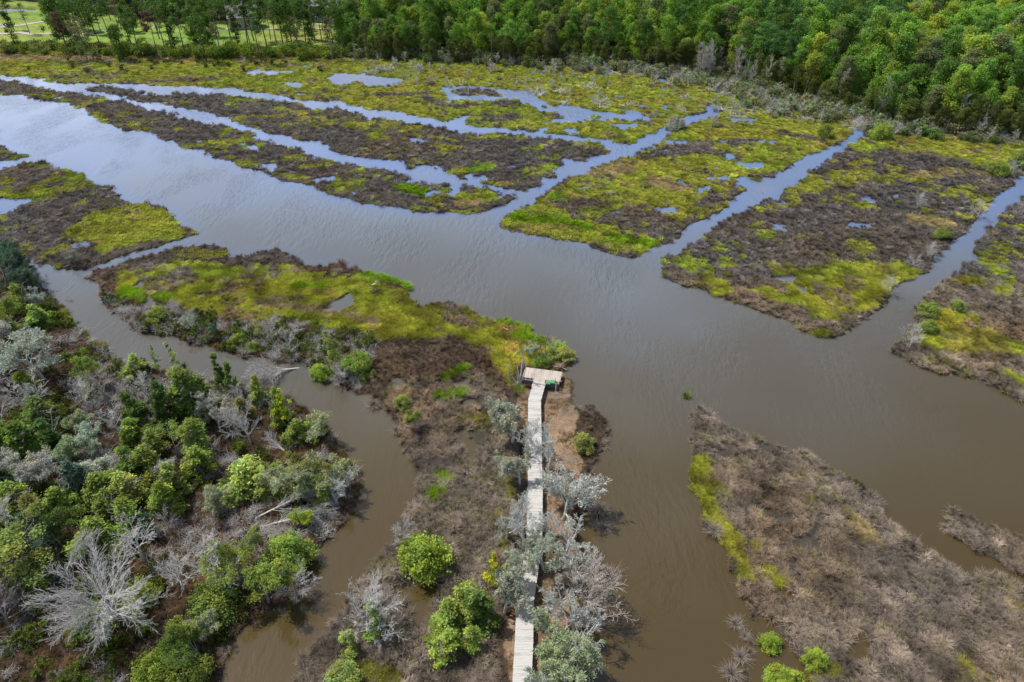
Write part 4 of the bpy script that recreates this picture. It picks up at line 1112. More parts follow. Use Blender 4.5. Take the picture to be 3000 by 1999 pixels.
def bush(seed, R=1.3, H=1.9, nc=40, per=170, size=.082):
    r = np.random.default_rng(seed)
    P = dict(depth=1, seg=(2, 3), taper=(.5, .3), wander=(.2, .2), up=(0, .1), kids=(9,), start=(.1,), angle=(50,), ratio=(1.3,), rratio=.6, rmin=.012)
    out, tips = [], []
    grow(r, np.array([0, 0, 0.]), np.array([0, 0, 1.]), H * .45, .06, 0, P, out, tips)
    cs, rs = [], []
    for i in range(nc):
        a = r.uniform(0, 2 * PI); t = r.uniform(0, 1)
        el = math.asin(min(1, t))
        rr = r.uniform(.55, 1)
        cs.append((R * rr * math.cos(el) * math.cos(a), R * rr * math.cos(el) * math.sin(a), H * (.22 + .72 * rr * t))); rs.append(r.uniform(.25, .42) * R / 1.2)
    return wood_mesh('stems', out, M['greybark'], 4), crown_mesh('crown', r, np.array(cs), np.array(rs), per, size, squash=(1, 1, .85), out=1.0, elong=1.7, vr=(.7, 1.25), shell=.15)


KIND = {
    'cedar': [cedar(600 + i, H=[5.5, 6.2, 4.8, 5.2][i], R=[1.7, 1.5, 2.0, 1.8][i], nc=[86, 80, 92, 84][i]) for i in range(4)],
    'conic': [cedar(610 + i, H=5.5, R=1.25, nc=46, per=110, cone=.95, low=.08) for i in range(2)],
    'spindle': [cedar(615 + i, H=7.5, R=1.7, nc=34, per=55, cone=.6, low=.3) for i in range(2)],
    'oak': [oakpair(620 + i, H=[5.2, 5.0, 4.4][i]) for i in range(3)],
    'lich': [lichen(630 + i, H=[6, 5.5, 6.5, 5.6][i]) for i in range(4)],
    'bare': [lichen(640 + i, H=[5.5, 6, 5][i], nleaf=0) for i in range(3)],
    'dead': [deadtree(650 + i, H=[6, 5, 5.5][i]) for i in range(3)],
    'deadwide': [deadtree(660 + i, H=3.6, kids=(20, 9, 7), spread=.8, angle=55, cone=.3, start=.12, trunk=.1) for i in range(2)],
    'fan': [deadtree(670 + i, H=5.0, kids=(26, 8, 5), spread=.62, angle=30, cone=.35, start=.3, up=.0, trunk=.13) for i in range(2)],
    'bush': [bush(680 + i) for i in range(4)],
    'big': [bigdead(690)],
}
LEAFC = dict(dark=(0.163, 0.235, 0.057), mid=(0.271, 0.350, 0.077), light=(0.344, 0.403, 0.113), blue=(0.137, 0.208, 0.132), yellow=(0.464, 0.512, 0.037), lich=(0.400, 0.450, 0.240), olive=(0.262, 0.265, 0.076), bright=(0.330, 0.417, 0.066), deep=(0.109, 0.178, 0.051), sage=(0.430, 0.460, 0.330), grey=(0.520, 0.535, 0.440))
WOODC = dict(pale=(1, 1, 1), mauve=(.62, .57, .58), darkw=(.35, .31, .30), warm=(.85, .76, .70))
PARTN = {3: ('trunk', 'branches', 'leaves'), 2: ('trunk', 'crown')}
NAME = dict(cedar='cedar_tree', conic='cedar_tree', spindle='pine_tree', oak='oak_tree', lich='lichen_tree', bare='lichen_tree', dead='dead_tree', deadwide='dead_shrub', fan='fallen_tree', bush='shrub', big='dead_tree')
CAT = dict(cedar='cedar', conic='cedar', spindle='pine', oak='tree', lich='tree', bare='dead tree', dead='dead tree', deadwide='dead shrub', fan='fallen tree', bush='shrub', big='dead tree')
KH = dict(cedar=5.4, conic=5.5, spindle=7.5, oak=5.0, lich=6, bare=5.6, dead=5.6, deadwide=3.6, fan=5.0, bush=1.9, big=5)
nv = {}


def plant(kind, px, py, H, leaf='mid', wood='pale', label=None, wide=1.0, rz=None, tilt=None, group=None, zoff=0.0, name=None, cat=None, world=None):
    """set a tree with its foot where the photograph shows it"""
    if world is None:
        x, y = G(px, py)
        for _ in range(2):
            z = max(-.25, hz(x, y)); x, y = G(px, py, z)
    else:
        x, y = world; z = hz(x, y)
    vs = KIND[kind]
    i = nv.get(kind, 0); nv[kind] = i + 1
    parts = vs[i % len(vs)]
    s = H / KH[kind] * 1.12
    if kind == 'cedar': H *= .86; wide *= 1.55; s = H / KH[kind] * 1.12
    if kind in ('lich', 'bare') and px > 1100: s *= 1.22
    t = thing(name or NAME[kind], label, cat or CAT[kind], (x, y, z - .05 + zoff), rng.uniform(0, 2 * PI) if rz is None else rz, group, (s * wide, s * wide, s))
    if tilt is not None:
        t.rotation_mode = 'ZYX'
        hd, ti = tilt
        # lean by angle ti towards heading hd
        from mathutils import Quaternion, Vector as V3
        q = Quaternion(V3((-math.sin(hd), math.cos(hd), 0)), ti) @ Quaternion(V3((0, 0, 1)), t.rotation_euler.z)
        t.rotation_mode = 'QUATERNION'; t.rotation_quaternion = q
    for me in parts:
        if me is None: continue
        nm = me.name.split('.')[0]
        o = obj(nm, me, t)
        if nm in ('crown', 'leaves'):
            c = np.array(LEAFC[leaf]) * 1.22 * rng.uniform(.9, 1.1) * (1 + rng.normal(0, .04, 3))
        else:
            c = np.array(WOODC[wood]) * rng.uniform(.9, 1.08)
        o.color = (*np.clip(c, 0, 1), 1)
    return t


R_ = math.radians
# ---- left wood: (kind, foot x, foot y, height, leaf colour, wood colour, label, width)
LW = [
 ('cedar', 447, 966, 8.0, 'dark', 'pale', 'tallest dark green cedar in the middle of the left wood', 1.05),
 ('cedar', 397, 992, 7.5, 'deep', 'pale', 'very dark narrow cedar left of the tallest cedar in the left wood', .9),
 ('cedar', 470, 945, 6.5, 'dark', 'pale', 'dark cedar behind the tallest cedar of the left wood', 1.0),
 ('spindle', 417, 895, 7.0, 'light', 'pale', 'thin pale green tree poking up before the bend of the creek', 1.0),
 ('spindle', 370, 862, 4.6, 'mid', 'pale', 'small spindly tree at the creek bend left of the pale thin tree', .8),
 ('cedar', 322, 866, 4.0, 'light', 'pale', 'light green spreading cedar at the inner creek bend', 1.3),
 ('conic', 513, 890, 5.2, 'dark', 'pale', 'dark pointed cedar at the top edge of the left wood', 1.2),
 ('conic', 540, 905, 4.8, 'dark', 'pale', 'second pointed dark cedar beside its taller twin on the creek side', 1.2),
 ('cedar', 600, 925, 4.6, 'mid', 'pale', 'single rounded green cedar standing by the creek bank', .9),
 ('spindle', 664, 980, 5.6, 'yellow', 'pale', 'bright yellow-green young pine near the creek narrows', 1.15),
 ('cedar', 650, 975, 5.6, 'mid', 'pale', 'green cedar left of the bright yellow-green pine', .85),
 ('lich', 722, 1008, 5.0, 'lich', 'pale', 'grey-green lichen covered tree leaning over the creek bend', 1.05),
 ('cedar', 690, 1015, 4.0, 'mid', 'pale', 'low light green cedar below the yellow-green pine', 1.1),
 ('cedar', 563, 968, 4.0, 'olive', 'pale', 'olive green cedar in the open rush of the left wood', 1.0),
 ('deadwide', 577, 1018, 4.2, 'mid', 'pale', 'whitish dead shrub with fanned twigs amid brown rush', 1.0),
 ('cedar', 462, 1035, 5.2, 'mid', 'pale', 'broad green cedar south of the tallest cedars', 1.2),
 ('oak', 410, 1060, 4.5, 'light', 'pale', 'light green leafy tree below the tall cedars', 1.1),
 ('cedar', 317, 1035, 4.6, 'mid', 'pale', 'wide mid-green cedar left of centre in the left wood', 1.35),
 ('cedar', 345, 1085, 4.6, 'mid', 'pale', 'green cedar beside a sandy clearing', 1.2),
 ('cedar', 110, 989, 5.5, 'dark', 'pale', 'dark green cedar clump near the left side of the wood', 1.4),
 ('cedar', 65, 1050, 5.5, 'dark', 'pale', 'dark cedar near the left edge below the grey dead thicket', 1.3),
 ('cedar', 130, 1040, 5.0, 'deep', 'pale', 'shadowy dark cedar below the left cedar clump', 1.2),
 ('lich', 180, 1003, 4.2, 'lich', 'pale', 'grey-green lichen tree beside the left cedar clump', .95),
 ('dead', 267, 955, 6.2, 'mid', 'mauve', 'mauve-grey dead tree with dense fine twigs, tallest of the dead thicket', 1.25),
 ('dead', 232, 960, 5.0, 'mid', 'mauve', 'mauve-grey dead tree left of the tall twiggy one', 1.2),
 ('dead', 205, 945, 4.6, 'mid', 'pale', 'pale dead tree on the left of the dead thicket', 1.2),
 ('cedar', 310, 965, 5.0, 'dark', 'pale', 'dark cedar right of the dead thicket', .95),
 ('bare', 340, 905, 4.4, 'mid', 'pale', 'pale bare tree behind the dark cedars', .9),
 ('oak', 233, 885, 5.2, 'mid', 'pale', 'loose green leafy tree standing alone in dark rush', .85),
 ('cedar', 222, 915, 4.0, 'mid', 'pale', 'small green cedar in front of the lone leafy tree', .9),
 ('lich', 100, 872, 7.8, 'grey', 'pale', 'big grey lichen tree with a wide half-dead crown by the left bank', 1.15),
 ('cedar', 70, 905, 3.8, 'mid', 'pale', 'low green bush under the big grey lichen tree', 1.4),
 ('oak', 30, 745, 5.5, 'mid', 'pale', 'green leafy tree at the left edge above the creek', 1.2),
 ('cedar', 60, 720, 5.0, 'mid', 'pale', 'green cedar at the left edge by the olive bank', 1.2),
 ('cedar', 92, 748, 4.2, 'light', 'pale', 'light green cedar beside the olive grass bank', 1.2),
 ('oak', 18, 662, 5.5, 'blue', 'pale', 'bluish green tree at the left edge near the creek mouth', 1.2),
 ('oak', 62, 678, 4.8, 'blue', 'pale', 'bluish green tree close to the creek mouth', 1.1),
 ('cedar', 40, 640, 4.6, 'blue', 'pale', 'blue-green cedar topping the left edge of the wood', 1.3),
 ('lich', 95, 712, 4.4, 'grey', 'pale', 'grey twiggy lichen tree over the olive bank', .95),
 ('bare', 98, 672, 3.8, 'mid', 'darkw', 'dark bare dead tree leaning over the water at the creek mouth', .9),
 ('oak', -15, 705, 5.5, 'blue', 'pale', 'bluish leafy tree cut by the left edge of the picture', 1.2),
 ('lich', 8, 805, 6.0, 'grey', 'pale', 'grey lichen tree at the left edge below the bluish trees', 1.1),
 ('cedar', 5, 850, 5.0, 'dark', 'pale', 'dark cedar at the left edge beside the big lichen tree', 1.2),
 ('oak', 40, 800, 4.5, 'light', 'pale', 'light green leafy tree between two grey lichen trees', 1.1),
 ('dead', 10, 905, 5.0, 'mid', 'pale', 'pale dead tree at the left edge of the dead thicket', 1.3),
 ('dead', 62, 945, 4.4, 'mid', 'pale', 'pale dead tree with tangled twigs near the left edge', 1.35),
 ('dead', 100, 940, 4.0, 'mid', 'pale', 'low pale dead tree lying among tangled twigs', 1.3),
 ('dead', 15, 985, 5.4, 'mid', 'mauve', 'mauve dead tree at the left edge above the dark cedar', 1.3),
 ('lich', 158, 1070, 4.2, 'lich', 'pale', 'grey-green lichen tree amid cedars, left of the clearing', 1.1),
 ('cedar', 197, 1148, 5.6, 'blue', 'pale', 'blue-green cedar in the middle of the lower left wood', 1.1),
 ('cedar', 247, 1158, 5.2, 'mid', 'pale', 'mid green cedar right of the blue-green cedar', 1.25),
 ('cedar', 300, 1155, 4.8, 'light', 'pale', 'light green cedar, right of two cedars in the lower left wood', 1.3),
 ('cedar', 310, 1218, 5.0, 'mid', 'pale', 'green cedar above the great dead skeleton tree', 1.2),
 ('cedar', 272, 1200, 4.8, 'mid', 'pale', 'green cedar in the middle of the lower cedar clump', 1.2),
 ('oak', 167, 1232, 4.8, 'dark', 'pale', 'dark green tree with bare trunk beside an orange clearing', .85),
 ('cedar', 233, 1262, 5.0, 'mid', 'pale', 'green cedar just left above the great dead skeleton', 1.3),
 ('oak', 345, 1238, 3.6, 'blue', 'pale', 'small bluish tree right of the lower cedar clump', 1.0),
 ('oak', 145, 1262, 4.6, 'blue', 'pale', 'bluish tree leaning over the orange clearing', 1.15),
 ('cedar', 50, 1178, 4.8, 'mid', 'pale', 'broad green cedar at the lower left side', 1.4),
 ('cedar', 95, 1200, 4.4, 'olive', 'pale', 'olive cedar at the lower left side', 1.3),
 ('cedar', 12, 1125, 4.8, 'deep', 'pale', 'deep green cedar at the left edge, halfway down', 1.1),
 ('lich', 62, 1120, 4.8, 'grey', 'pale', 'pale lichen tree in the left of the wood, halfway down', 1.15),
 ('lich', 113, 1112, 4.6, 'grey', 'pale', 'pale lichen tree by the upper sandy clearing', 1.1),
 ('lich', 250, 1095, 4.6, 'grey', 'pale', 'pale lichen tree between the cedar clumps', 1.15),
 ('cedar', 305, 1085, 4.4, 'dark', 'pale', 'dark cedar below the wide mid-green cedar', 1.0),
 ('cedar', 467, 1090, 4.6, 'mid', 'pale', 'green cedar at the edge of the open brown rush', 1.2),
 ('cedar', 393, 1180, 5.0, 'mid', 'pale', 'green cedar right of centre in the lower wood', 1.1),
 ('cedar', 405, 1140, 4.8, 'light', 'pale', 'light green cedar above the right one of the lower wood', 1.0),
 ('lich', 493, 1190, 4.4, 'lich', 'pale', 'grey-green rounded lichen tree amid the brown rush', 1.0),
 ('cedar', 572, 1120, 4.0, 'light', 'pale', 'flat topped light green cedar beside a fallen branch', 1.9),
 ('cedar', 605, 1135, 3.2, 'light', 'pale', 'low light green cedar right of the flat topped one', 1.5),
 ('lich', 687, 1142, 5.0, 'lich', 'pale', 'grey-green lichen tree near the creek bulge', 1.05),
 ('oak', 720, 1120, 5.0, 'olive', 'pale', 'olive leafy tree beside the creek bulge', 1.1),
 ('lich', 762, 1132, 6.0, 'lich', 'pale', 'tall pale green lichen tree on the creek bulge', 1.1),
 ('bare', 775, 1158, 5.4, 'mid', 'pale', 'whitish lichen tree overhanging the widest bend of the creek', 1.05),
 ('cedar', 745, 1160, 3.4, 'mid', 'pale', 'small green cedar under the pale trees of the creek bulge', 1.2),
 ('oak', 700, 1205, 2.8, 'bright', 'pale', 'low bright green bush among white fallen branches', 1.3),
 ('oak', 572, 1350, 5.2, 'light', 'pale', 'light green tree on the left of the bankside pair', 1.0),
 ('oak', 618, 1385, 4.8, 'mid', 'pale', 'full green tree on the bank above the lower creek', 1.2),
 ('bush', 672, 1285, 3.4, 'mid', 'pale', 'rounded dark green bush near the lower creek bank', .95),
 ('lich', 593, 1272, 5.6, 'light', 'pale', 'thin lichen trunk with sparse leaves above the bankside pair', .7),
 ('deadwide', 683, 1380, 2.8, 'mid', 'pale', 'grey dead shrub dipping into the lower creek', 1.1),
 ('bush', 497, 1398, 2.6, 'mid', 'pale', 'loose green shrub under the leaning dead trunk', 1.2),
 ('oak', 440, 1480, 4.6, 'mid', 'pale', 'green tree at the lower left near the creek bank', .9),
 ('lich', 468, 1462, 3.8, 'lich', 'pale', 'pale twiggy tree between two green trees by the lower creek', .9),
 ('oak', 466, 1520, 3.8, 'dark', 'pale', 'dark leafy tree on the lowest left bank', 1.1),
 ('bush', 367, 1550, 2.6, 'bright', 'pale', 'small bright green shrub at the bottom edge', .9),
 ('bush', 440, 1564, 2.2, 'mid', 'pale', 'green shrub at the bottom edge beside the creek', 1.2),
 ('oak', 45, 1330, 6.4, 'light', 'pale', 'broad light green tree at the lower left edge', 1.25),
 ('oak', 12, 1385, 5.0, 'light', 'pale', 'light green tree cut by the lower left edge', 1.2),
 ('bush', 92, 1338, 2.8, 'mid', 'pale', 'dark green bush beside the broad lower left tree', 1.1),
 ('dead', 110, 1290, 4.2, 'mid', 'pale', 'thin pale dead tree left of the orange clearing', 1.1),
 ('dead', 30, 1225, 4.6, 'mid', 'pale', 'pale dead tree at the left edge above the broad tree', 1.2),
 ('big', 272, 1432, 5.6, 'mid', 'pale', 'huge pale dead tree with limbs radiating in all directions', 1.0),
 ('dead', 330, 1290, 5.0, 'mid', 'pale', 'pale dead tree fanning out behind the huge dead one', 1.3),
 ('bush', 330, 1385, 2.2, 'mid', 'pale', 'green sprig growing through the right side of the huge dead tree', 1.1),
 ('bush', 215, 1445, 2.2, 'mid', 'pale', 'green sprig growing at the foot of the huge dead tree', 1.2),
 ('dead', 512, 1350, 6.6, 'mid', 'pale', 'silvery dead tree with a thick leaning trunk', 1.25),
 ('dead', 425, 1360, 4.6, 'mid', 'pale', 'smaller pale dead tree left of the silvery leaning one', 1.3),
 ('deadwide', 20, 1430, 3.4, 'mid', 'mauve', 'greyish dead shrub at the lower left edge', 1.2),
 ('dead', 395, 1225, 3.0, 'mid', 'mauve', 'low dull dead shrub in the brown rush', 1.2),
 ('dead', 555, 940, 4.0, 'mid', 'pale', 'slim pale dead spruce by the creek edge', 1.0),
 ('lich', 505, 985, 5.0, 'grey', 'pale', 'grey lichen tree right of the tallest dark cedar', .9),
 ('lich', 215, 1040, 4.4, 'grey', 'pale', 'grey lichen tree below the dead thicket', 1.05),
 ('cedar', 20, 1040, 4.8, 'mid', 'pale', 'green cedar at the very left beside the dark one', 1.2),
 ('cedar', 150, 1180, 4.4, 'mid', 'pale', 'green cedar left of the blue-green cedar', 1.2),
 ('oak', 60, 1270, 4.0, 'blue', 'pale', 'bluish low tree above the broad lower left tree', 1.2),
 ('cedar', 365, 1050, 4.6, 'mid', 'pale', 'green cedar above a sandy clearing', 1.0),
 ('lich', 380, 1115, 4.2, 'grey', 'pale', 'pale lichen tree between light green cedars', .9),
 ('dead', 285, 1010, 4.6, 'mid', 'pale', 'pale dead tree between the dark cedar and the wide cedar', 1.1),
]
for k, x, y, h, lf, wd, lab, wi in LW:
    plant(k, x, y, h, lf, wd, lab, wi)
# leaning and fallen dead wood of the left wood and the islands
plant('fan', 697, 846, 5.6, 'mid', 'pale', 'big white fallen tree with its crown in the creek below the grassy island', 1.0, tilt=(R_(205), R_(72)))
plant('dead', 672, 822, 4.0, 'mid', 'pale', 'standing dead tree behind the white fallen tree', 1.0)
plant('fan', 578, 1196, 6.4, 'mid', 'pale', 'white fallen tree with parallel limbs pointing right', .8, tilt=(R_(28), R_(80)))
plant('fan', 575, 1218, 6.8, 'mid', 'pale', 'long white fallen trunk just below the one with parallel limbs', .6, tilt=(R_(14), R_(84)))
plant('fan', 693, 1310, 3.8, 'mid', 'warm', 'pinkish dead branch leaning over the bank by the dark bush', .8, tilt=(R_(125), R_(62)))
plant('fan', 655, 1092, 4.0, 'mid', 'pale', 'white dead branch lying behind the flat topped cedar', .8, tilt=(R_(30), R_(76)))
plant('fan', 132, 1345, 4.6, 'mid', 'pale', 'slender white dead trunk leaning right above the huge dead tree', .5, tilt=(R_(50), R_(45)))
plant('fan', 445, 1105, 3.0, 'mid', 'pale', 'thin white log lying in brown rush left of the flat topped cedar', .4, tilt=(R_(12), R_(88)))
plant('fan', 137, 692, 2.0, 'mid', 'warm', 'brown dead branch lying over the water below the creek mouth', .7, tilt=(R_(-8), R_(78)))
plant('fan', 668, 1050, 3.4, 'mid', 'pale', 'pale dead limb lying below the grey-green leaning tree', .8, tilt=(R_(140), R_(70)))
# ---- islands around the creek mouth
for k, x, y, h, lf, wd, lab, wi in [
 ('bush', 17, 585, 2.6, 'blue', 'pale', 'bluish shrub at the left edge on the upper left island', 1.1),
 ('deadwide', 40, 575, 2.6, 'mid', 'mauve', 'grey dead shrub on the upper left island', 1.1),
 ('lich', 165, 604, 3.2, 'sage', 'pale', 'sage green lichen shrub on the tip of the upper left island', .9),
 ('bush', 363, 738, 2.2, 'light', 'pale', 'light green shrub beside the L-shaped pool', 1.05),
 ('lich', 440, 758, 3.0, 'sage', 'pale', 'round sage-grey shrub, middle one on the south bank of the grassy island', .75),
 ('deadwide', 407, 722, 2.0, 'mid', 'pale', 'small whitish dead shrub above the round sage shrub', .9),
 ('oak', 503, 777, 2.6, 'blue', 'pale', 'blue-green shrub right of the round sage shrub', .8),
 ('spindle', 600, 782, 4.2, 'light', 'pale', 'spiky pale green young tree on the grassy island', 1.0),
 ('conic', 658, 790, 4.0, 'mid', 'pale', 'small pointed cedar behind the white fallen tree', 1.0),
 ('bush', 552, 795, 1.8, 'mid', 'pale', 'green shrub at the water edge left of the fallen tree', 1.0),
 ('deadwide', 627, 785, 3.0, 'mid', 'pale', 'thin grey dead sapling between the spiky tree and the pointed cedar', .7),
 ('bush', 582, 806, 1.4, 'mid', 'pale', 'low green shrub on the bank near the fallen tree', 1.0),
 ('spindle', 763, 862, 6.6, 'light', 'pale', 'tall light green pine beside the creek narrows', 1.1),
 ('bush', 822, 848, 2.4, 'mid', 'pale', 'green bush right of the tall light green pine', 1.2),
 ('bush', 742, 868, 2.2, 'bright', 'pale', 'low bright green growth below the tall light green pine', 1.0),
 ('deadwide', 785, 885, 2.2, 'mid', 'pale', 'grey dead shrub at the foot of the tall light green pine', 1.1),
 ('oak', 955, 985, 3.4, 'light', 'pale', 'light green tree on the rushy peninsula across from the platform', .95),
 ('bush', 925, 935, 1.6, 'light', 'pale', 'small light green shrub above the peninsula tree', .9),
 ('bush', 1766, 1486, 1.5, 'bright', 'pale', 'bright green shrub in the muddy pool at the lower right', .9),
 ('bush', 1785, 1562, 1.2, 'bright', 'pale', 'low green shrub at the bottom edge of the lower right pool', 1.3),
 ('bush', 1822, 1566, 1.0, 'bright', 'pale', 'second low green shrub at the bottom edge, right of the first', 1.2),
 ('bush', 1870, 1522, 1.3, 'bright', 'pale', 'small green shrub amid rush right of the muddy pool', 1.1),
 ('bush', 977, 1305, 3.6, 'bright', 'pale', 'perfectly round bright green tree alone in the rush', .95),
 ('deadwide', 930, 1243, 2.2, 'mid', 'pale', 'small white dead shrub by the round green tree', .9),
 ('spindle', 1134, 1350, 4.6, 'yellow', 'pale', 'yellow-green young pine left of the boardwalk', 1.2),
 ('cedar', 1035, 1440, 4.2, 'mid', 'pale', 'green cedar on the upper left of the big cedar clump by the boardwalk', 1.25),
 ('cedar', 1100, 1425, 4.2, 'dark', 'pale', 'dark green cedar on the right of the clump by the boardwalk', 1.35),
 ('cedar', 1068, 1405, 4.2, 'mid', 'pale', 'green cedar at the back of the clump by the boardwalk', 1.3),
 ('cedar', 1035, 1500, 3.6, 'mid', 'pale', 'green cedar at the front left of the boardwalk clump', 1.4),
 ('cedar', 1085, 1480, 2.8, 'mid', 'pale', 'low green cedar at the front right of the boardwalk clump', 1.3),
 ('cedar', 866, 1450, 4.2, 'mid', 'pale', 'green cedar rising from the grey dead bush at bottom centre', .85),
 ('deadwide', 848, 1462, 4.0, 'mid', 'pale', 'grey dead bush beneath the green cedar at bottom centre', 1.2),
 ('bare', 872, 1482, 2.2, 'mid', 'pale', 'pale bare shrub in front of the grey dead bush', .9),
 ('cedar', 808, 1490, 3.2, 'light', 'pale', 'light green cedar on the left side of the bottom centre thicket', .8),
 ('bush', 792, 1568, 1.8, 'light', 'pale', 'light green shrub at the bottom edge right of the creek', 1.2),
 ('bush', 1344, 1032, 2.2, 'light', 'pale', 'round green shrub on the shore right of the boardwalk', .9),
 ('bush', 1296, 822, 1.5, 'light', 'pale', 'leafy bush on the outer corner of the point behind the platform', 1.3),
 ('bush', 1268, 818, 1.4, 'light', 'pale', 'leafy bush in the middle of the point behind the platform', 1.2),
 ('bush', 1243, 838, 1.6, 'mid', 'pale', 'green bush directly behind the platform edge', 1.2),
 ('lich', 1222, 822, 2.6, 'sage', 'pale', 'sage-grey shrub behind the platform', .8),
 ('deadwide', 1270, 806, 1.6, 'mid', 'pale', 'small white dead shrub on the point', .9),
 # boardwalk trees
 ('lich', 1178, 1020, 5.2, 'sage', 'pale', 'large sage-grey lichen tree left of the boardwalk, nearest the platform', 1.1),
 ('bare', 1208, 1062, 4.6, 'sage', 'pale', 'grey bare tree touching the left side of the boardwalk below the sage one', .8),
 ('bare', 1262, 1078, 6.6, 'grey', 'pale', 'upright grey tree just right of the boardwalk with forked trunk', .75),
 ('lich', 1195, 1115, 4.6, 'sage', 'pale', 'sage-grey tree left of the boardwalk opposite the forked tree', .9),
 ('bare', 1164, 1240, 4.6, 'grey', 'pale', 'thin pale tree standing in the rush left of the boardwalk', .7),
 ('bare', 1203, 1262, 5.2, 'grey', 'pale', 'white twiggy tree hugging the left edge of the boardwalk at its bend', .8),
 ('lich', 1248, 1310, 4.2, 'sage', 'pale', 'sage tree with a dark shadow right of the boardwalk bend', .9),
 ('bare', 1321, 1340, 5.8, 'grey', 'pale', 'white branching tree leaning over the right creek below the bend', .85),
 ('lich', 1177, 1370, 4.8, 'sage', 'pale', 'sparse sage tree arching over the left of the boardwalk', .8),
 ('lich', 1160, 1412, 4.6, 'sage', 'pale', 'sage tree between the cedar clump and the boardwalk', .85),
 ('deadwide', 1345, 1420, 4.2, 'mid', 'warm', 'pinkish grey dead shrub on the right shore', 1.2),
 ('lich', 1270, 1500, 5.4, 'lich', 'pale', 'wide grey-green tree right of the boardwalk near the bottom', 1.05),
 ('bare', 1322, 1500, 5.0, 'grey', 'pale', 'white tree reaching over the water at bottom right of the boardwalk', .85),
 ('bare', 1285, 1135, 4.2, 'grey', 'pale', 'small silver tree between the boardwalk and the largest silver tree', .85),
 ('bare', 1262, 1235, 3.8, 'grey', 'pale', 'silver twiggy tree at the right edge of the boardwalk above its bend', .8),
 ('bare', 1300, 1282, 4.6, 'grey', 'pale', 'silver tree right of the sage tree at the boardwalk bend', .9),
 ('bare', 1290, 1400, 4.2, 'grey', 'pale', 'silver twiggy tree on bare soil right of the boardwalk', .85),
 ('bare', 1318, 1452, 4.4, 'grey', 'pale', 'silver tree below the pinkish grey shrub', .85),
 ('lich', 1300, 1566, 4.8, 'lich', 'pale', 'grey-green tree at the bottom edge right of the boardwalk', .95),
 ('lich', 1235, 1600, 3.4, 'grey', 'pale', 'pale twigs of a tree reaching over the boardwalk at the bottom edge', .7),
]:
    plant(k, x, y, h, lf, wd, lab, wi)
KIND['grand'] = [lichen(777, H=6.2, spread=1.35, kids=(11, 9, 7, 6), nleaf=200, per=9, lean=(.3, .1), rm=.013, angle=50)]
NAME['grand'] = 'lichen_tree'; CAT['grand'] = 'tree'; KH['grand'] = 6.2
plant('grand', 1294, 1194, 6.6, 'grey', 'pale', 'largest silver-white tree, spreading over the creek right of the boardwalk', 1.0, rz=0.1)


def tubes_chain(paths, name, mat):
    segs = []
    for pts, r0, r1 in paths:
        pts = [np.array(p, float) for p in pts]
        n = len(pts) - 1
        for i in range(n):
            a = r0 + (r1 - r0) * i / n; b_ = r0 + (r1 - r0) * (i + 1) / n
            segs.append((pts[i], pts[i + 1], a, b_, 0))
    return wood_mesh(name, segs, mat, 7)


# multi-stemmed dead tree beside the platform
x, y = G(1189.5, 889); z = hz(x, y)
t = thing('dead_tree', 'bleached many-stemmed dead tree beside the left bench of the platform', 'dead tree', (x, y, z))
obj('trunk', tubes_chain([([(0, 0, -.2), (.05, 0, .45), (.15, 0, 1.0)], .17, .13), ([(0, 0, .1), (-.15, .05, .5)], .13, .1)], 'trunk', M['drift']), t)
obj('branches', tubes_chain([
    ([(-.1, 0, .4), (-.55, .1, 1.1), (-.95, .2, 2.0), (-1.25, .2, 3.0), (-1.45, .3, 3.35)], .10, .035),
    ([(-1.1, .2, 2.6), (-1.2, .3, 3.6), (-1.35, .3, 4.2)], .05, .02), ([(-1.25, .2, 3.0), (-1.6, .2, 3.2)], .04, .02),
    ([(.1, 0, .8), (.12, .1, 1.8), (-.02, .2, 2.9), (.0, .3, 3.4)], .11, .05), ([(.05, 0, 1.0), (-.1, -.1, 1.9), (-.2, -.1, 2.5)], .07, .03),
    ([(.15, 0, .9), (.45, .2, 1.9), (.55, .4, 3.2), (.72, .5, 4.3), (.74, .6, 5.3), (.72, .6, 6.0), (.5, .7, 6.5)], .12, .035),
    ([(.7, .5, 4.6), (.25, .5, 5.0), (-.05, .5, 5.6), (-.1, .5, 6.2), (-.35, .5, 6.5)], .06, .018), ([(.0, .5, 5.45), (-.45, .4, 5.4), (-.65, .4, 5.7)], .04, .015),
    ([(.74, .6, 5.5), (1.15, .7, 5.8), (1.5, .8, 6.2), (1.9, .8, 6.5)], .05, .018), ([(.72, .6, 6.1), (1.0, .7, 6.6), (1.1, .7, 7.0)], .035, .012), ([(.65, .6, 6.2), (.4, .6, 6.7)], .03, .012),
    ([(.1, 0, .5), (.5, -.1, 1.0), (.85, -.1, 1.9), (1.05, 0, 2.9), (1.1, .1, 3.6), (1.4, .1, 3.9)], .10, .03),
    ([(.5, .3, 2.6), (.8, .3, 3.4), (1.05, .4, 4.2)], .06, .025), ([(1.05, 0, 2.9), (1.0, 0, 3.8), (.95, 0, 4.4)], .04, .015),
], 'branches', M['drift']), t)
x, y = G(1247.5, 839); z = hz(x, y)
t = thing('dead_tree', 'twin-stemmed dead tree behind the far edge of the platform', 'dead tree', (x, y, z))
obj('trunk', tubes_chain([([(0, 0, -.1), (0, 0, .6), (-.1, 0, 1.4)], .16, .12)], 'trunk', M['greybark']), t)
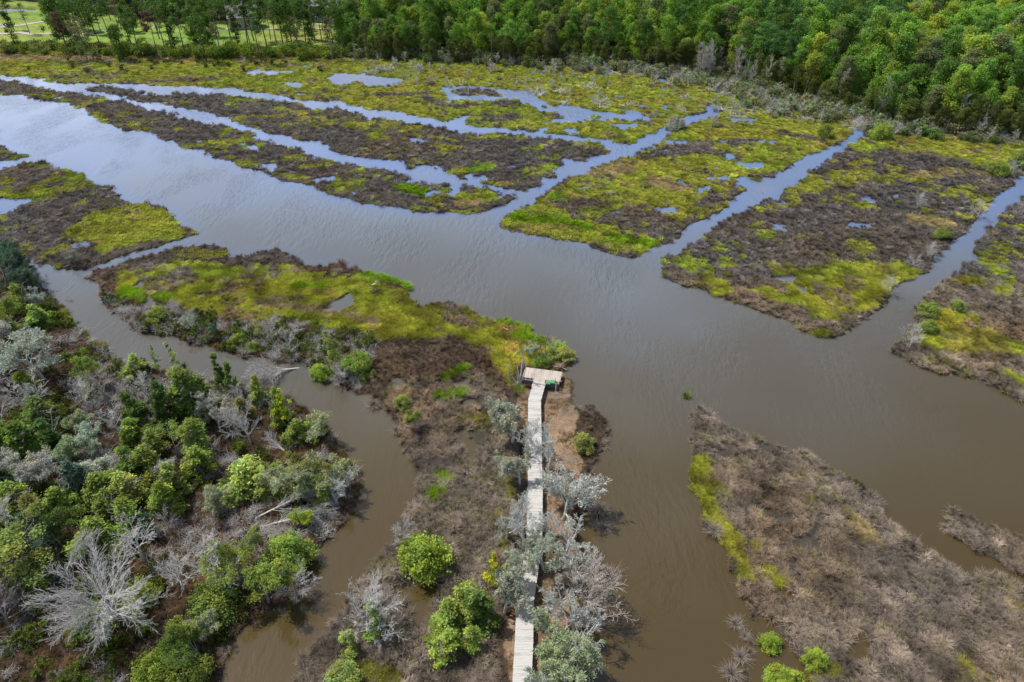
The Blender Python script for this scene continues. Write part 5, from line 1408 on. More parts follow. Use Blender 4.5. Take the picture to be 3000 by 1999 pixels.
obj('branches', tubes_chain([
    ([(-.1, 0, 1.2), (-.3, .1, 2.4), (-.55, .2, 3.5), (-.85, .3, 4.4), (-.8, .3, 5.0)], .10, .03), ([(.05, 0, .6), (.3, .1, 2.0), (.3, .2, 3.4), (.35, .3, 4.4)], .09, .035),
    ([(.3, .2, 3.2), (.05, .3, 4.0), (-.1, .3, 4.6)], .05, .02), ([(.35, .3, 4.2), (.6, .3, 4.9), (.75, .4, 5.5), (.8, .4, 5.8)], .05, .02), ([(-.8, .3, 4.2), (-1.3, .4, 4.2), (-1.8, .4, 3.9)], .04, .015),
    ([(-.6, .2, 3.6), (-1.1, .3, 3.6), (-1.5, .3, 3.3)], .035, .012), ([(.3, .2, 3.0), (.7, .3, 3.7), (1.0, .3, 3.9)], .04, .012),
], 'branches', M['greybark']), t)
x, y = G(1277, 901); z = hz(x, y)
t = thing('dead_tree', 'short forked dead sapling in front of the green bins', 'dead tree', (x, y, z))
obj('trunk', tubes_chain([([(0, 0, -.1), (0, 0, .7), (.05, 0, 1.3)], .09, .07)], 'trunk', M['drift']), t)
obj('branches', tubes_chain([([(.05, 0, 1.2), (-.1, 0, 1.7), (-.2, .1, 2.2)], .06, .03), ([(.05, 0, 1.2), (.4, 0, 1.6), (.75, 0, 1.7)], .06, .03), ([(.4, 0, 1.6), (.5, 0, 1.9)], .03, .015)], 'branches', M['drift']), t)
x, y = G(1287, 848); z = hz(x, y)
tag(obj('driftwood', tubes_chain([([(-.9, .1, .1), (-.3, 0, .15), (.1, -.1, .2), (.6, -.4, .12), (.9, -.6, .06)], .05, .04), ([(0, 0, .2), (.2, .4, .35), (.6, .7, .5)], .04, .015), ([(-.1, 0, .2), (-.2, .4, .5)], .03, .012)], 'driftwood', M['drift']), None, (x, y, z)), 'bleached forked driftwood on the sandy point behind the platform', 'driftwood')
x, y = G(1790, 1358); z = hz(x, y)
tag(obj('driftwood', tubes_chain([([(-1.0, -.3, .25), (-.3, -.3, .4), (.1, 0, .5), (.9, .3, .55), (1.1, .5, .7)], .07, .05), ([(0, -.4, .2), (.1, 0, .5), (-.2, .4, .7)], .05, .03), ([(.6, .2, .5), (1.0, .0, .6)], .05, .02), ([(-.2, -.5, .2), (.2, -.1, .6), (.4, .4, .8)], .04, .02)], 'driftwood', M['drift']), None, (x, y, z)), 'bleached white branch lying at the edge of the rush flat on the right', 'driftwood')

# ------------------------------------------------------------------ boardwalk and platform
def plankmat(name, c1, c2, axis):
    m, nt = newmat(name)
    g_ = N(nt, 'ShaderNodeNewGeometry')
    tc = N(nt, 'ShaderNodeTexCoord')
    mp = N(nt, 'ShaderNodeMapping'); mp.inputs['Scale'].default_value = (1.2, 14, 6) if axis == 'x' else (14, 1.2, 6)
    nt.links.new(tc.outputs['Object'], mp.inputs[0])
    ns = N(nt, 'ShaderNodeTexNoise'); ns.inputs['Scale'].default_value = 1.5; ns.inputs['Detail'].default_value = 5
    nt.links.new(mp.outputs[0], ns.inputs['Vector'])
    ns2 = N(nt, 'ShaderNodeTexNoise'); ns2.inputs['Scale'].default_value = .8; ns2.inputs['Detail'].default_value = 4
    nt.links.new(tc.outputs['Object'], ns2.inputs['Vector'])
    ad = N(nt, 'ShaderNodeMath', operation='MULTIPLY_ADD'); ad.inputs[1].default_value = .34
    nt.links.new(g_.outputs['Random Per Island'], ad.inputs[0]); nt.links.new(ns.outputs[0], ad.inputs[2])
    ad2 = N(nt, 'ShaderNodeMath', operation='MULTIPLY_ADD'); ad2.inputs[1].default_value = .6
    nt.links.new(ns2.outputs[0], ad2.inputs[0]); nt.links.new(ad.outputs[0], ad2.inputs[2])
    r = N(nt, 'ShaderNodeValToRGB')
    r.color_ramp.elements[0].position = .62; r.color_ramp.elements[0].color = (*c1, 1)
    r.color_ramp.elements[1].position = 1.25 if False else 1.0; r.color_ramp.elements[1].color = (*c2, 1)
    nt.links.new(ad2.outputs[0], r.inputs[0])
    b = N(nt, 'ShaderNodeBsdfPrincipled'); b.inputs['Roughness'].default_value = .8; b.inputs['Specular IOR Level'].default_value = .2
    nt.links.new(r.outputs[0], b.inputs['Base Color'])
    o = N(nt, 'ShaderNodeOutputMaterial'); nt.links.new(b.outputs[0], o.inputs[0])
    return m


M['plank'] = plankmat('weathered_planks', (.29, .275, .25), (.53, .51, .475), 'x')
M['plank2'] = plankmat('newer_planks', (.30, .245, .20), (.50, .43, .37), 'y')
M['beam'] = simple('treated_beam', (.20, .155, .115), .85, .3, 4)
M['bench'] = simple('bench_wood', (.30, .24, .185), .8, .3, 5)
M['slat'] = simple('shaded_slats', (.12, .12, .125), .8, .25, 6)  # backrest slats coloured dark for the shade on their sunless side
M['binlid'] = simple('bin_lid_plastic', (.10, .30, .13), .45, .12, 6)
M['bin'] = simple('bin_body_plastic', (.035, .14, .055), .5, .12, 6)
M['black'] = simple('black_rubber', (.02, .02, .02), .7, .1)
ZD_ = 1.05
cl = [(1240.6, 877.6), (1228.4, 919.7), (1229, 1045), (1230, 1121.4), (1228, 1248), (1207, 1378), (1204, 1478), (1199.6, 1568), (1194, 1720), (1188, 1950)]
cw = np.array([G(*p, ZD_) for p in cl])
WID = 1.68
# mitred left / right edges
Ls, Rs = [], []
for i in range(len(cw)):
    a = cw[i] - cw[i - 1] if i else cw[1] - cw[0]
    b_ = cw[i + 1] - cw[i] if i < len(cw) - 1 else a
    a = a / np.linalg.norm(a); b_ = b_ / np.linalg.norm(b_)
    t_ = (a + b_); t_ /= np.linalg.norm(t_)
    nrm = np.array([-t_[1], t_[0]])
    k = (WID / 2) / max(.5, (nrm @ np.array([-a[1], a[0]])))
    Ls.append(cw[i] + nrm * k); Rs.append(cw[i] - nrm * k)
pl = MB(); fs = MB()
rr = random.Random(5)
for i in range(len(cw) - 1):
    L = np.linalg.norm(cw[i + 1] - cw[i]); n = max(1, int(L / .150))
    for j in range(n):
        t0 = (j + .04) / n; t1 = (j + .96) / n
        a0 = Ls[i] + (Ls[i + 1] - Ls[i]) * t0; a1 = Ls[i] + (Ls[i + 1] - Ls[i]) * t1
        b0 = Rs[i] + (Rs[i + 1] - Rs[i]) * t0; b1 = Rs[i] + (Rs[i + 1] - Rs[i]) * t1
        e = (a0 - b0) / np.linalg.norm(a0 - b0) * rr.uniform(-.02, .02)
        dz = rr.uniform(-.004, .004)
        pl.prism([tuple(a0 + e), tuple(a1 + e), tuple(b1 + e), tuple(b0 + e)], ZD_ - .04 + dz, ZD_ + dz)
    for E, s in ((Ls, 1), (Rs, -1)):
        d = (E[i + 1] - E[i]); d_ = d / np.linalg.norm(d); nn = np.array([-d_[1], d_[0]])
        p = E[i] - nn * s * .10; q = E[i + 1] - nn * s * .10
        fs.prism([tuple(p), tuple(q), tuple(q + nn * s * .05), tuple(p + nn * s * .05)], ZD_ - .26, ZD_ - .045)
t = thing('boardwalk', 'long narrow boardwalk of weathered grey crosswise planks leading to the platform', 'boardwalk', (cw[6][0], cw[6][1], 0))
off = (-cw[6][0], -cw[6][1], 0)
obj('planks', pl.mesh('planks', M['plank']), t, off)
obj('stringer', fs.mesh('stringer', M['beam']), t, off)
for i in range(len(cw) - 2):
    L = np.linalg.norm(cw[i + 1] - cw[i]); n = max(1, int(L / 3.0))
    for j in range(n):
        for E in (Ls, Rs):
            p = E[i] + (E[i + 1] - E[i]) * (j + .3) / n
            c = cw[i] + (cw[i + 1] - cw[i]) * (j + .3) / n
            p = p + (c - p) * .22
            m_ = MB(); m_.box((0, 0, (ZD_ - .05 - .5) / 2), (.12, .12, ZD_ - .05 + .5))
            obj('post', m_.mesh('post', M['beam']), t, (p[0] + off[0], p[1] + off[1], 0))

# platform
FL, FR, NRr, NLl = [np.array(G(*p, ZD_)) for p in ((1207.4, 844.1), (1292.5, 855.1), (1289.5, 870.5), (1200.2, 860.6))]
S0, S1, S2, S3 = [np.array(G(*p, ZD_)) for p in ((1229.4, 864.6), (1227.4, 876.6), (1253.9, 878.8), (1254.9, 867.1))]
ux = (FR - FL) / np.linalg.norm(FR - FL); uy = np.array([-ux[1], ux[0]])       # along / away from the camera
Wd = np.linalg.norm(FR - FL); Dp = 2.2
org = FL - uy * Dp
rz_ = math.atan2(ux[1], ux[0])
t = thing('viewing_platform', 'pale wooden T-shaped viewing platform with two bench bays at the marsh point', 'platform', (org[0], org[1], 0), rz_)
pm = MB()
n = int(Wd / .145)
sx0 = (S0 - org) @ ux; sx1 = (S3 - org) @ ux
print('platform', Wd, Dp, sx0, sx1)
for j in range(n):
    x0_ = Wd * (j + .04) / n; x1_ = Wd * (j + .96) / n
    y0_ = -1.75 if sx0 < (x0_ + x1_) / 2 < sx1 else 0
    dz = rr.uniform(-.004, .004)
    pm.prism([(x0_, y0_), (x1_, y0_), (x1_, Dp + rr.uniform(-.015, .015)), (x0_, Dp)], ZD_ - .035 + dz, ZD_ + .006 + dz)
obj('planks', pm.mesh('planks', M['plank2']), t)
jm = MB()
for y_ in (.06, Dp / 2, Dp - .07): jm.box((Wd / 2, y_, ZD_ - .15), (Wd - .06, .05, .2))
for x_ in (.03, Wd - .03): jm.box((x_, Dp / 2, ZD_ - .15), (.05, Dp - .02, .2))
for x_ in (sx0 + .05, sx1 - .05): jm.box((x_, -.86, ZD_ - .15), (.05, 1.7, .2))
obj('joists', jm.mesh('joists', M['beam']), t)
for x_ in (.2, sx0, sx1, Wd - .2):
    for y_ in (.15, Dp - .15):
        m_ = MB(); m_.box((0, 0, (ZD_ - .06) / 2 - .2), (.14, .14, ZD_ - .06 + .4))
        obj('post', m_.mesh('post', M['beam']), t, (x_, y_, 0))
for (xa, xb) in ((.08, sx0 - .08), (sx1 + .10, Wd - .08)):
    b_ = MB(); w_ = xb - xa; cx = (xa + xb) / 2
    for k in range(2): b_.box((0, -.07 - k * .52, ZD_ + .03), (w_, .12, .05))
    for x_ in (-w_ / 2 + .05, -w_ / 5, w_ / 5, w_ / 2 - .05): b_.box((x_, -.33, ZD_ - .02), (.09, .40, .05))
    root = obj('bench', b_.mesh('bench', M['bench']), t, (cx, 0, 0))
    bk = MB()
    for k in range(4): bk.box((0, -.86 + k * .035, ZD_ - .40 + k * .155), (w_ + .12, .035, .14), rx=R_(-12))
    obj('backrest', bk.mesh('backrest', M['slat']), root)
    tr_ = MB(); tr_.box((0, -.71, ZD_ + .165), (w_ + .14, .10, .035))
    obj('top_rail', tr_.mesh('top_rail', M['bench']), root)
    for x_ in (-w_ / 2 + .06, 0, w_ / 2 - .06):
        lg = MB(); lg.box((x_, -.60, (ZD_ - .1) / 2 - .15), (.09, .09, ZD_ + .1)); lg.box((x_, -.30, ZD_ - .1), (.07, .6, .08))
        obj('support', lg.mesh('support', M['beam']), root)


def bin_(px, py, rz, label):
    x, y = G(px, py, .25); z = hz(x, y)
    t = thing('wheeled_bin', label, 'bin', (x, y, z), rz)
    b_ = MB()
    v = []
    for (hx, hy, zz) in ((.22, .25, .10), (.28, .33, 1.0)):
        v += [(-hx, -hy, zz), (hx, -hy, zz), (hx, hy, zz), (-hx, hy, zz)]
    b_.add(v, [(0, 3, 2, 1), (4, 5, 6, 7), (0, 1, 5, 4), (1, 2, 6, 5), (2, 3, 7, 6), (3, 0, 4, 7)])
    b_.box((0, -.335, .93), (.5, .03, .08))
    obj('body', b_.mesh('body', M['bin']), t)
    l_ = MB(); l_.box((0, .01, 1.035), (.60, .72, .05)); l_.box((0, .03, 1.075), (.50, .56, .04))
    obj('lid', l_.mesh('lid', M['binlid']), t)
    h_ = MB(); h_.cyl((0, -.42, 1.0), .016, .46, 8, 'x'); h_.box((-.2, -.38, 1.0), (.03, .1, .03)); h_.box((.2, -.38, 1.0), (.03, .1, .03))
    obj('handle', h_.mesh('handle', M['bin']), t)
    for s in (-1, 1):
        w__ = MB(); w__.cyl((s * .27, -.22, .12), .13, .06, 14, 'x')
        obj('wheel', w__.mesh('wheel', M['black']), t)
    f_ = MB(); f_.box((0, .2, .04), (.4, .06, .14))
    obj('foot', f_.mesh('foot', M['bin']), t)


bin_(1259, 892.6, rz_, 'green wheeled bin next to the boardwalk, nearer to the camera')
bin_(1269.5, 890.8, rz_ + .05, 'green wheeled bin pushed against the right bench, further back')

# ------------------------------------------------------------------ isolated tussocks and birds
tus = [clump_mesh('tussock', [blades(260, .4, 1.1, .6, .7, .03, .45, 900 + i, droop=.9, tipvar=(.4, 2.1))], M['blade']) for i in range(3)]
for k, (px, py, s, lab) in enumerate([(1690, 1436, .7, 'lone spiky grey tussock in the water, topmost off the lower right flat'), (1712, 1463, .55, 'small spiky tussock just below the topmost lone one'), (1702, 1512, .8, 'wide grey tussock third from the top off the lower right flat'), (1682, 1550, .9, 'large spiky grey tussock at the bottom edge in the right creek'),
                                        (1400, 1328, 1.1, 'straw-tipped tussock standing in the creek beside the white trees'), (1376, 1178, 1.1, 'dark tussock under the largest silver-white tree'), (1388, 1216, .8, 'small tussock in the shadow of the largest silver-white tree'), (858, 935, 1.0, 'grey tussock reaching into the left creek from the peninsula'),
                                        (1640, 1226, 1.0, 'drooping pale tussock on the left shore of the right flat')]):
    x, y = G(px, py)
    o = obj('grass_tussock', tus[k % 3], None, (x, y, max(0, hz(x, y)) - .02), rng.uniform(0, 6)); o.scale = (s, s, s * .9)
    tag(o, lab, 'tussock'); o.color = (.30, .255, .22, 1)
gt = clump_mesh('tussock', [blades(200, .4, .8, .4, .5, .035, .38, 950)], M['blade'])
x, y = G(1577, 912); o = obj('grass_tussock', gt, None, (x, y, -.02)); o.color = (.17, .25, .02, 1)
tag(o, 'tiny bright green tussock alone in open water', 'tussock')


def ellip(c, r, nu=10, nv_=6):
    v = []; q = []
    for j in range(nv_ + 1):
        th = PI * j / nv_
        for i in range(nu):
            a = 2 * PI * i / nu
            v.append((c[0] + r[0] * math.sin(th) * math.cos(a), c[1] + r[1] * math.sin(th) * math.sin(a), c[2] + r[2] * math.cos(th)))
    for j in range(nv_):
        for i in range(nu):
            q.append((j * nu + i, (j + 1) * nu + i, (j + 1) * nu + (i + 1) % nu, j * nu + (i + 1) % nu))
    return v, q


M['feather'] = simple('white_feathers', (.75, .75, .74), .8, .1, 20)
M['beak'] = simple('yellow_beak', (.55, .36, .05), .5, .1, 20)
for px, py, rz, lab in ((861, 660, .5, 'white egret standing in the bright grass near the water edge'),):
    x, y = G(px, py, .3); z = hz(x, y)
    t = thing('egret', lab, 'bird', (x, y, z), rz)
    mb = MB(); v, q = ellip((0, 0, .62), (.30, .13, .15)); mb.add(v, q)
    for k in range(12):
        f = k / 11; v, q = ellip((.26 + .10 * math.sin(f * 5.5) + .05 * f, 0, .68 + .42 * f), (.035, .035, .045), 8, 5); mb.add(v, q)
    v, q = ellip((.36, 0, 1.12), (.075, .04, .045), 8, 6); mb.add(v, q)
    v, q = ellip((-.33, 0, .57), (.12, .06, .05), 8, 5); mb.add(v, q)
    obj('body', mb.mesh('body', M['feather']), t)
    bk = MB(); bk.cyl((.50, 0, 1.11), .018, .16, 8, 'x', .003); obj('beak', bk.mesh('beak', M['beak']), t)
    for s in (-1, 1):
        lg = MB(); lg.cyl((.02, s * .05, .27), .012, .56, 6); lg.box((.05, s * .05, .01), (.12, .04, .015)); obj('leg', lg.mesh('leg', M['black']), t)
x, y = G(1162, 762); lg = MB(); lg.box((0, 0, .3), (.9, .16, .12), rz=-.7)
tag(obj('drift_plank', lg.mesh('drift_plank', simple('orange_plank', (.55, .25, .12), .7, .2)), None, (x, y, hz(x, y))), 'orange drift plank lying in the bright grass above the platform', 'plank')
x, y = G(1212 + 45, 852 - 20); rk = MB(); v, q = ellip((0, 0, .12), (.28, .22, .16)); rk.add(v, q)
tag(obj('white_rock', rk.mesh('white_rock', simple('white_rock', (.62, .60, .56), .8, .2)), None, (x, y, hz(x, y) + .1)), 'small white stone at the foot of the twin-stemmed dead tree', 'rock')

# ------------------------------------------------------------------ forest
zf = zone == ZF
xs, ys = [], []
yy = 225.0; r2 = np.random.default_rng(21)
while yy < 520:
    sp = 5.6 if yy < 330 else 6.6
    hw = .64 * yy + 75
    n = int(2 * hw / sp)
    xs.append(np.linspace(-hw, hw, n) + r2.uniform(-.42, .42, n) * sp); ys.append(yy + r2.uniform(-.42, .42, n) * sp); yy += sp * .92
for off_ in (0,):   # the right arm of the wood reaches closer
    yy = 130.0
    while yy < 225:
        hw0, hw1 = 60, .64 * yy + 75
        n = int((hw1 - hw0) / 5.2)
        xs.append(np.linspace(hw0, hw1, n) + r2.uniform(-.42, .42, n) * 5.2); ys.append(yy + r2.uniform(-.42, .42, n) * 5.2); yy += 4.8
fx = np.concatenate(xs); fy = np.concatenate(ys)
k = samp(zf, fx, fy).astype(bool)
fx, fy = fx[k], fy[k]
# keep only what the photograph could show (the tops of trees behind the top edge drop out)
ppx, ppy = PX(fx, fy, 16)
k = (ppx > -260) & (ppx < 2640)
fx, fy, ppx, ppy = fx[k], fy[k], ppx[k], ppy[k]
pineness = fbm(fx, fy, 40, 601, 2) + .35 * np.clip((fy - 300) / 120, -1, 1) + .25 * np.clip((fx - 90) / 120, -1, 1) + r2.normal(0, .1, len(fx))
ispine = pineness > .60
ispine |= (fx < -20) & (fy > 300)
d = np.hypot(fx, fy)
order = np.argsort(d)
fz = height_at(fx, fy)
cs_ = fbm(fx, fy, 16, 611, 2)


def forest_color(i, pine_):
    u = r2.uniform()
    if pine_:
        c = np.array((.100, .175, .040)) if u < .6 else np.array((.075, .140, .036)) if u < .8 else np.array((.150, .215, .040))
    else:
        c = np.array((.170, .265, .036)) if u < .38 else np.array((.125, .205, .036)) if u < .68 else np.array((.225, .280, .040)) if u < .80 else np.array((.170, .180, .065)) if u < .93 else np.array((.30, .32, .04))
    return 1.75 * np.array([.93, 1.0, 1.15]) * c * (.55 + .9 * cs_[i]) * r2.uniform(.8, 1.2)


secs = [(-1e9, 700, 'behind the golf course'), (700, 1000, 'left part of the far wood'), (1000, 1300, 'middle of the far wood'), (1300, 1600, 'right part of the far wood'), (1600, 1900, 'above the grey dead trunks'), (1900, 2200, 'inner corner of the right wood'), (2200, 1e9, 'rightmost wood')]
cnt = [0, 0]
rest = []
GRP = [{}, {}]
for i in order:
    p_ = bool(ispine[i])
    if cnt[p_] >= 300:
        rest.append(i); continue
    front = (ppx[i] < 2420 and ppx[i] > -60)
    if not front and cnt[p_] > 200: rest.append(i); continue
    cnt[p_] += 1
    sec = [s[2] for s in secs if s[0] <= ppx[i] < s[1]][0]
    edge_ = float(samp(zone, fx[i], fy[i] - 9)) != ZF or float(samp(zone, fx[i] - 8, fy[i] - 6)) != ZF
    c = forest_color(i, p_)
    tone = 'bright green' if c[1] > .42 else 'olive' if (not p_ and c[0] > c[1] * .72) else 'dark green' if c[1] < .27 else 'green'
    wherep = 'front row, ' if edge_ else 'inner rows, '
    lab = '%s %s tree, %s%s' % (tone, 'pine' if p_ else 'leafy', wherep, sec)
    s = r2.uniform(.8, 1.2) * (.84 if edge_ else 1.04)
    t = thing('pine_tree' if p_ else 'broadleaf_tree', lab, 'pine' if p_ else 'tree', (fx[i], fy[i], fz[i]), r2.uniform(0, 6.28), ('pines' if p_ else 'broadleaf trees') + ' of the wood, ' + tone + (' front ' if edge_ else ' inner ') + sec, (s * r2.uniform(.9, 1.15), s * r2.uniform(.9, 1.15), s))
    a, b_ = (PN if p_ else BL)[r2.integers(0, 5 if p_ else 6)]
    obj('trunk', a, t)
    o = obj('crown', b_, t); o.color = (*c, 1)
rest = np.array(rest)
print('forest', cnt, len(rest))
tn = np.array([forest_color(i, bool(ispine[i])) for i in rest])
o = scatter('woodland', lib_wood, 11, fx[rest], fy[rest], fz[rest], r2.uniform(.85, 1.15, len(rest)), tn, tilt=.03, label='dense wood of pines and broadleaf trees reaching to the top edge', cat='woodland')
at = o.data.attributes['idx']
ix = np.where(ispine[rest], r2.integers(6, 11, len(rest)), r2.integers(0, 6, len(rest)))
at.data.foreach_set('value', ix.astype(np.int32))

# the rust-brown pine
x, y = G(1357, 52, 1)
t = thing('pine_tree', 'rust-brown dead pine standing out of the green wood at the top edge', 'pine', (x, y, 1), 0, None, 1.05)
obj('trunk', PN[3][0], t); o = obj('crown', PN[3][1], t); o.color = (.20, .085, .055, 1)

# ------------------------------------------------------------------ trees of the golf course
GT = C(1, [(100, 215), (110, 318), (210, 245), (370, 243), (450, 300), (555, 385), (480, 385), (590, 242), (580, 325), (595, 395), (690, 310), (655, 240), (700, 235), (770, 292), (845, 395), (815, 190), (960, 372), (900, 290), (1085, 385), (1130, 312), (1180, 322), (1280, 385), (1360, 290), (1420, 400), (1440, 318), (1525, 375), (1600, 302), (1640, 318), (1710, 312), (1725, 310), (1800, 418), (1840, 322), (1905, 290), (1950, 302), (2010, 287), (2065, 385), (2110, 310), (2140, 308), (2220, 292), (2290, 390), (2295, 300), (2340, 330), (2170, 290), (1510, 250), (1345, 290), (640, 400), (1100, 270), (1210, 330), (1750, 280), (2260, 270)])
side = lambda x: 'at the far left' if x < 120 else 'left of the brown bare one' if x < 180 else 'in the left group' if x < 330 else 'in the middle group' if x < 560 else 'in the right group'
kinds = ['tall bare-trunked pine', 'bushy or ivy-clad tree', 'slim young pine', 'thin half-bare tree']
r5 = np.random.default_rng(77)
GT = GT + [(r5.uniform(300, 780), r5.uniform(60, 92)) for _ in range(20)] + [(r5.uniform(120, 300), r5.uniform(45, 75)) for _ in range(14)]
THIN = pine(580, H=13, bare=.45, R=2.2, nc=12, per=40, size=.32); THIN = (wood_mesh('trunk', THIN[0], M['greybark'], 5), crown_mesh('crown', *THIN[1], squash=(1.1, 1.1, .6)))
IVY = broadleaf(585, H=12, low=.05, R=1.5, nc=26, per=60, size=.33); IVY = (wood_mesh('trunk', IVY[0], M['bark'], 5), crown_mesh('crown', *IVY[1]))
HIGH = [pine(586 + i, H=16, bare=.58, R=2.9, nc=16, per=85, size=.33) for i in range(3)]
HIGH = [(wood_mesh('trunk', o, M['bark'], 5), crown_mesh('crown', *c, squash=(1.15, 1.15, .6), out=1.5)) for o, c in HIGH]
for i, (px, py) in enumerate(GT):
    x, y = G(px, py, 1.2); z = hz(x, y)
    k = [0, 0, 2, 0, 1, 3, 0, 1, 0, 3][i % 10] if i not in (1, 4) else 1
    if i > 48 and i % 3 == 1: k = 1
    a, b_ = (HIGH[i % 3], IVY if i % 2 else BL[i % 6], THIN, THIN)[k]
    s = r2.uniform(.9, 1.15) * (.8 if py < 90 else 1)
    near_ = 'on the lawn' if py < 104 else 'rising from the bushes'
    t = thing('pine_tree' if k != 1 else 'broadleaf_tree', '%s %s %s, golf course' % (kinds[k], near_, side(px)), 'pine' if k != 1 else 'tree', (x, y, z), r2.uniform(0, 6), 'golf course %s, %s, %s' % (kinds[k], near_, side(px)), s * (1.25 if i == 4 else 1))
    obj('trunk', a, t); o = obj('crown', b_, t)
    c = np.array([(.14, .24, .06), (.14, .235, .05), (.19, .28, .085), (.24, .24, .10)][k]) * r2.uniform(.85, 1.15)
    if i in (6, 18): c = np.array((.17, .095, .07))
    o.color = (*c, 1)
# bushes along the golf course edge and scrub by the far marsh
BS = merge('bush', [M['bark'], M['leaf']], *[(V, Q, c, 1) for V, Q, c in [leaves(np.random.default_rng(590), np.array([(r2.uniform(-1.3, 1.3), r2.uniform(-1.1, 1.1), r2.uniform(.4, 1.6)) for _ in range(16)]), r2.uniform(.5, .9, 16), 46, .26)]])
BS2 = merge('bush', [M['bark'], M['leaf']], *[(V, Q, c, 1) for V, Q, c in [leaves(np.random.default_rng(591), np.array([(r2.uniform(-1.1, 1.1), r2.uniform(-1.3, 1.3), r2.uniform(.3, 2.2)) for _ in range(18)]), r2.uniform(.45, .8, 18), 34, .22)]])


def scrub(n, gen, cols, label, group, cat='shrub', name='shrub', meshes=None, sc=(.7, 1.5), wood=False):
    for i in range(n):
        px, py = gen(i)
        x, y = G(px, py, .5)
        if float(land_at(np.array([x]), np.array([y]))[0]) < .5: continue
        z = hz(x, y)
        o = obj(name, meshes[r2.integers(0, len(meshes))], None, (x, y, z - .05), r2.uniform(0, 6.28))
        s = r2.uniform(*sc); o.scale = (s * r2.uniform(.8, 1.3), s * r2.uniform(.8, 1.3), s * r2.uniform(.8, 1.15))
        c = np.array(cols[r2.integers(0, len(cols))]) * r2.uniform(.85, 1.15)
        o.color = (*c, 1)
        tag(o, label(px, py) if callable(label) else label, cat, (group + ' ' + (label(px, py) if callable(label) else '')).strip())


def gl(i):
    px = r2.uniform(-60, 790); return px, 107 + 14 * (px / 790) + r2.uniform(0, 17)


def lft(px, py): return 'left end' if px < 200 else 'middle' if px < 500 else 'right end'


scrub(100, gl, [(.19, .29, .05), (.14, .23, .04), (.26, .33, .05), (.22, .28, .08)], lambda px, py: 'green bush in the hedge below the golf course, %s' % lft(px, py), 'golf hedge bushes,', meshes=[BS, BS2], sc=(.9, 1.8))
fl = np.array(forest_line)


def fline(px): return float(np.interp(px, fl[:, 0], fl[:, 1]))


def se(i):
    px = r2.uniform(790, 2420); w_ = np.interp(px, [790, 1300, 1600, 1900, 2100, 2420], [8, 14, 45, 42, 26, 22]); return px, fline(px) + r2.uniform(-2, 1) + w_ * r2.uniform(0, 1) ** 1.2


def zone_name(px, py):
    return 'far left half of the wood edge' if px < 1250 else 'middle of the wood edge' if px < 1600 else 'below the grey dead trunks' if px < 1900 else 'by the creek head at the wood corner' if px < 2150 else 'right end of the wood edge'


scrub(140, se, [(.27, .31, .15), (.2, .27, .09), (.30, .31, .2), (.16, .24, .07)], lambda px, py: 'grey-green shrub at the %s' % zone_name(px, py), 'wood edge shrubs,', meshes=[BS, BS2], sc=(.6, 1.35))
# twiggy dead shrubs, stumps and fallen wood in the far marsh
DS = [deadtree(700 + i, H=3.0, kids=(11, 5, 3), spread=.75, angle=50, cone=.3, start=.1, trunk=.09, rm=.022) for i in range(3)]
DSm = []
for a, b_, _ in DS:
    pass


def deadmesh(seed, H, n=3, rm=.035, fall=0, **k):
    r = np.random.default_rng(seed)
    P = dict(depth=2, seg=(5, 4, 3), taper=(.25, .3, .4), wander=(.08, .18, .25), up=(0, .05, 0), kids=(13, 5), start=(.15, .2), angle=(55, 40), ratio=(.6, .5), rratio=.45, rmin=rm, cone=.4)
    P.update(k)
    out, tips = [], []
    grow(r, np.array([0, 0, 0.]), np.array([1., .1, .12]) if fall else np.array([0, 0, 1.]), H, .13, 0, P, out, tips)
    return wood_mesh('dead_wood', out, M['dead'], 3, rm)


DSM = [deadmesh(710 + i, 2.6) for i in range(4)]
DFM = [deadmesh(720 + i, 4.2, fall=1) for i in range(4)]
stump = []
for i in range(2):
    mb = MB(); mb.cyl((0, 0, .3), .45, .7, 7, r2=.16); mb.cyl((.2, .1, .55), .2, .5, 5, r2=.03); mb.cyl((-.2, .05, .4), .22, .5, 5, r2=.05)
    stump.append(mb.mesh('stump', M['beam']))


def far1(i):
    px = r2.uniform(830, 2000); return px, fline(px) + np.interp(px, [830, 1200, 1600, 1700, 2000], [8, 12, 25, 25, 8]) + r2.uniform(0, 1) ** 1.3 * np.interp(px, [830, 1200, 1500, 1700, 2000], [48, 75, 95, 60, 25])


def fz_(px, py): return 'far marsh, left part' if px < 1100 else 'far marsh, above the pools' if px < 1450 else 'far marsh, right part'


scrub(85, far1, [(1, 1, 1), (.8, .78, .76)], lambda px, py: 'pale dead shrub in the %s' % fz_(px, py), 'pale dead shrubs,', 'dead shrub', 'dead_shrub', DSM, (.6, 1.2))
scrub(75, far1, [(1, 1, 1), (.9, .88, .85)], lambda px, py: 'bleached fallen trunk in the %s' % fz_(px, py), 'fallen trunks,', 'fallen tree', 'fallen_tree', DFM, (.6, 1.3))
scrub(60, far1, [(1, 1, 1)], lambda px, py: 'dark rotten stump in the %s' % fz_(px, py), 'rotten stumps,', 'stump', 'tree_stump', stump, (.8, 1.4))
scrub(50, se, [(1, 1, 1), (.8, .75, .74)], lambda px, py: 'pale leafless shrub at the %s' % zone_name(px, py), 'leafless shrubs,', 'dead shrub', 'dead_shrub', DSM, (.6, 1.3))
scrub(30, lambda i: (r2.uniform(780, 1050), r2.uniform(135, 165)), [(1, 1, 1), (.7, .68, .66)], 'bleached dead wood heap at the left corner of the far wood', 'dead wood heap at wood corner', 'dead wood', 'fallen_tree', DFM + DSM, (.4, .9))
scrub(26, lambda i: (r2.uniform(60, 780), r2.uniform(136, 165)), [(.13, .14, .07), (.1, .13, .04)], 'small dark shrub in the far left marsh', 'far left marsh shrubs', meshes=[BS2], sc=(.4, .8))
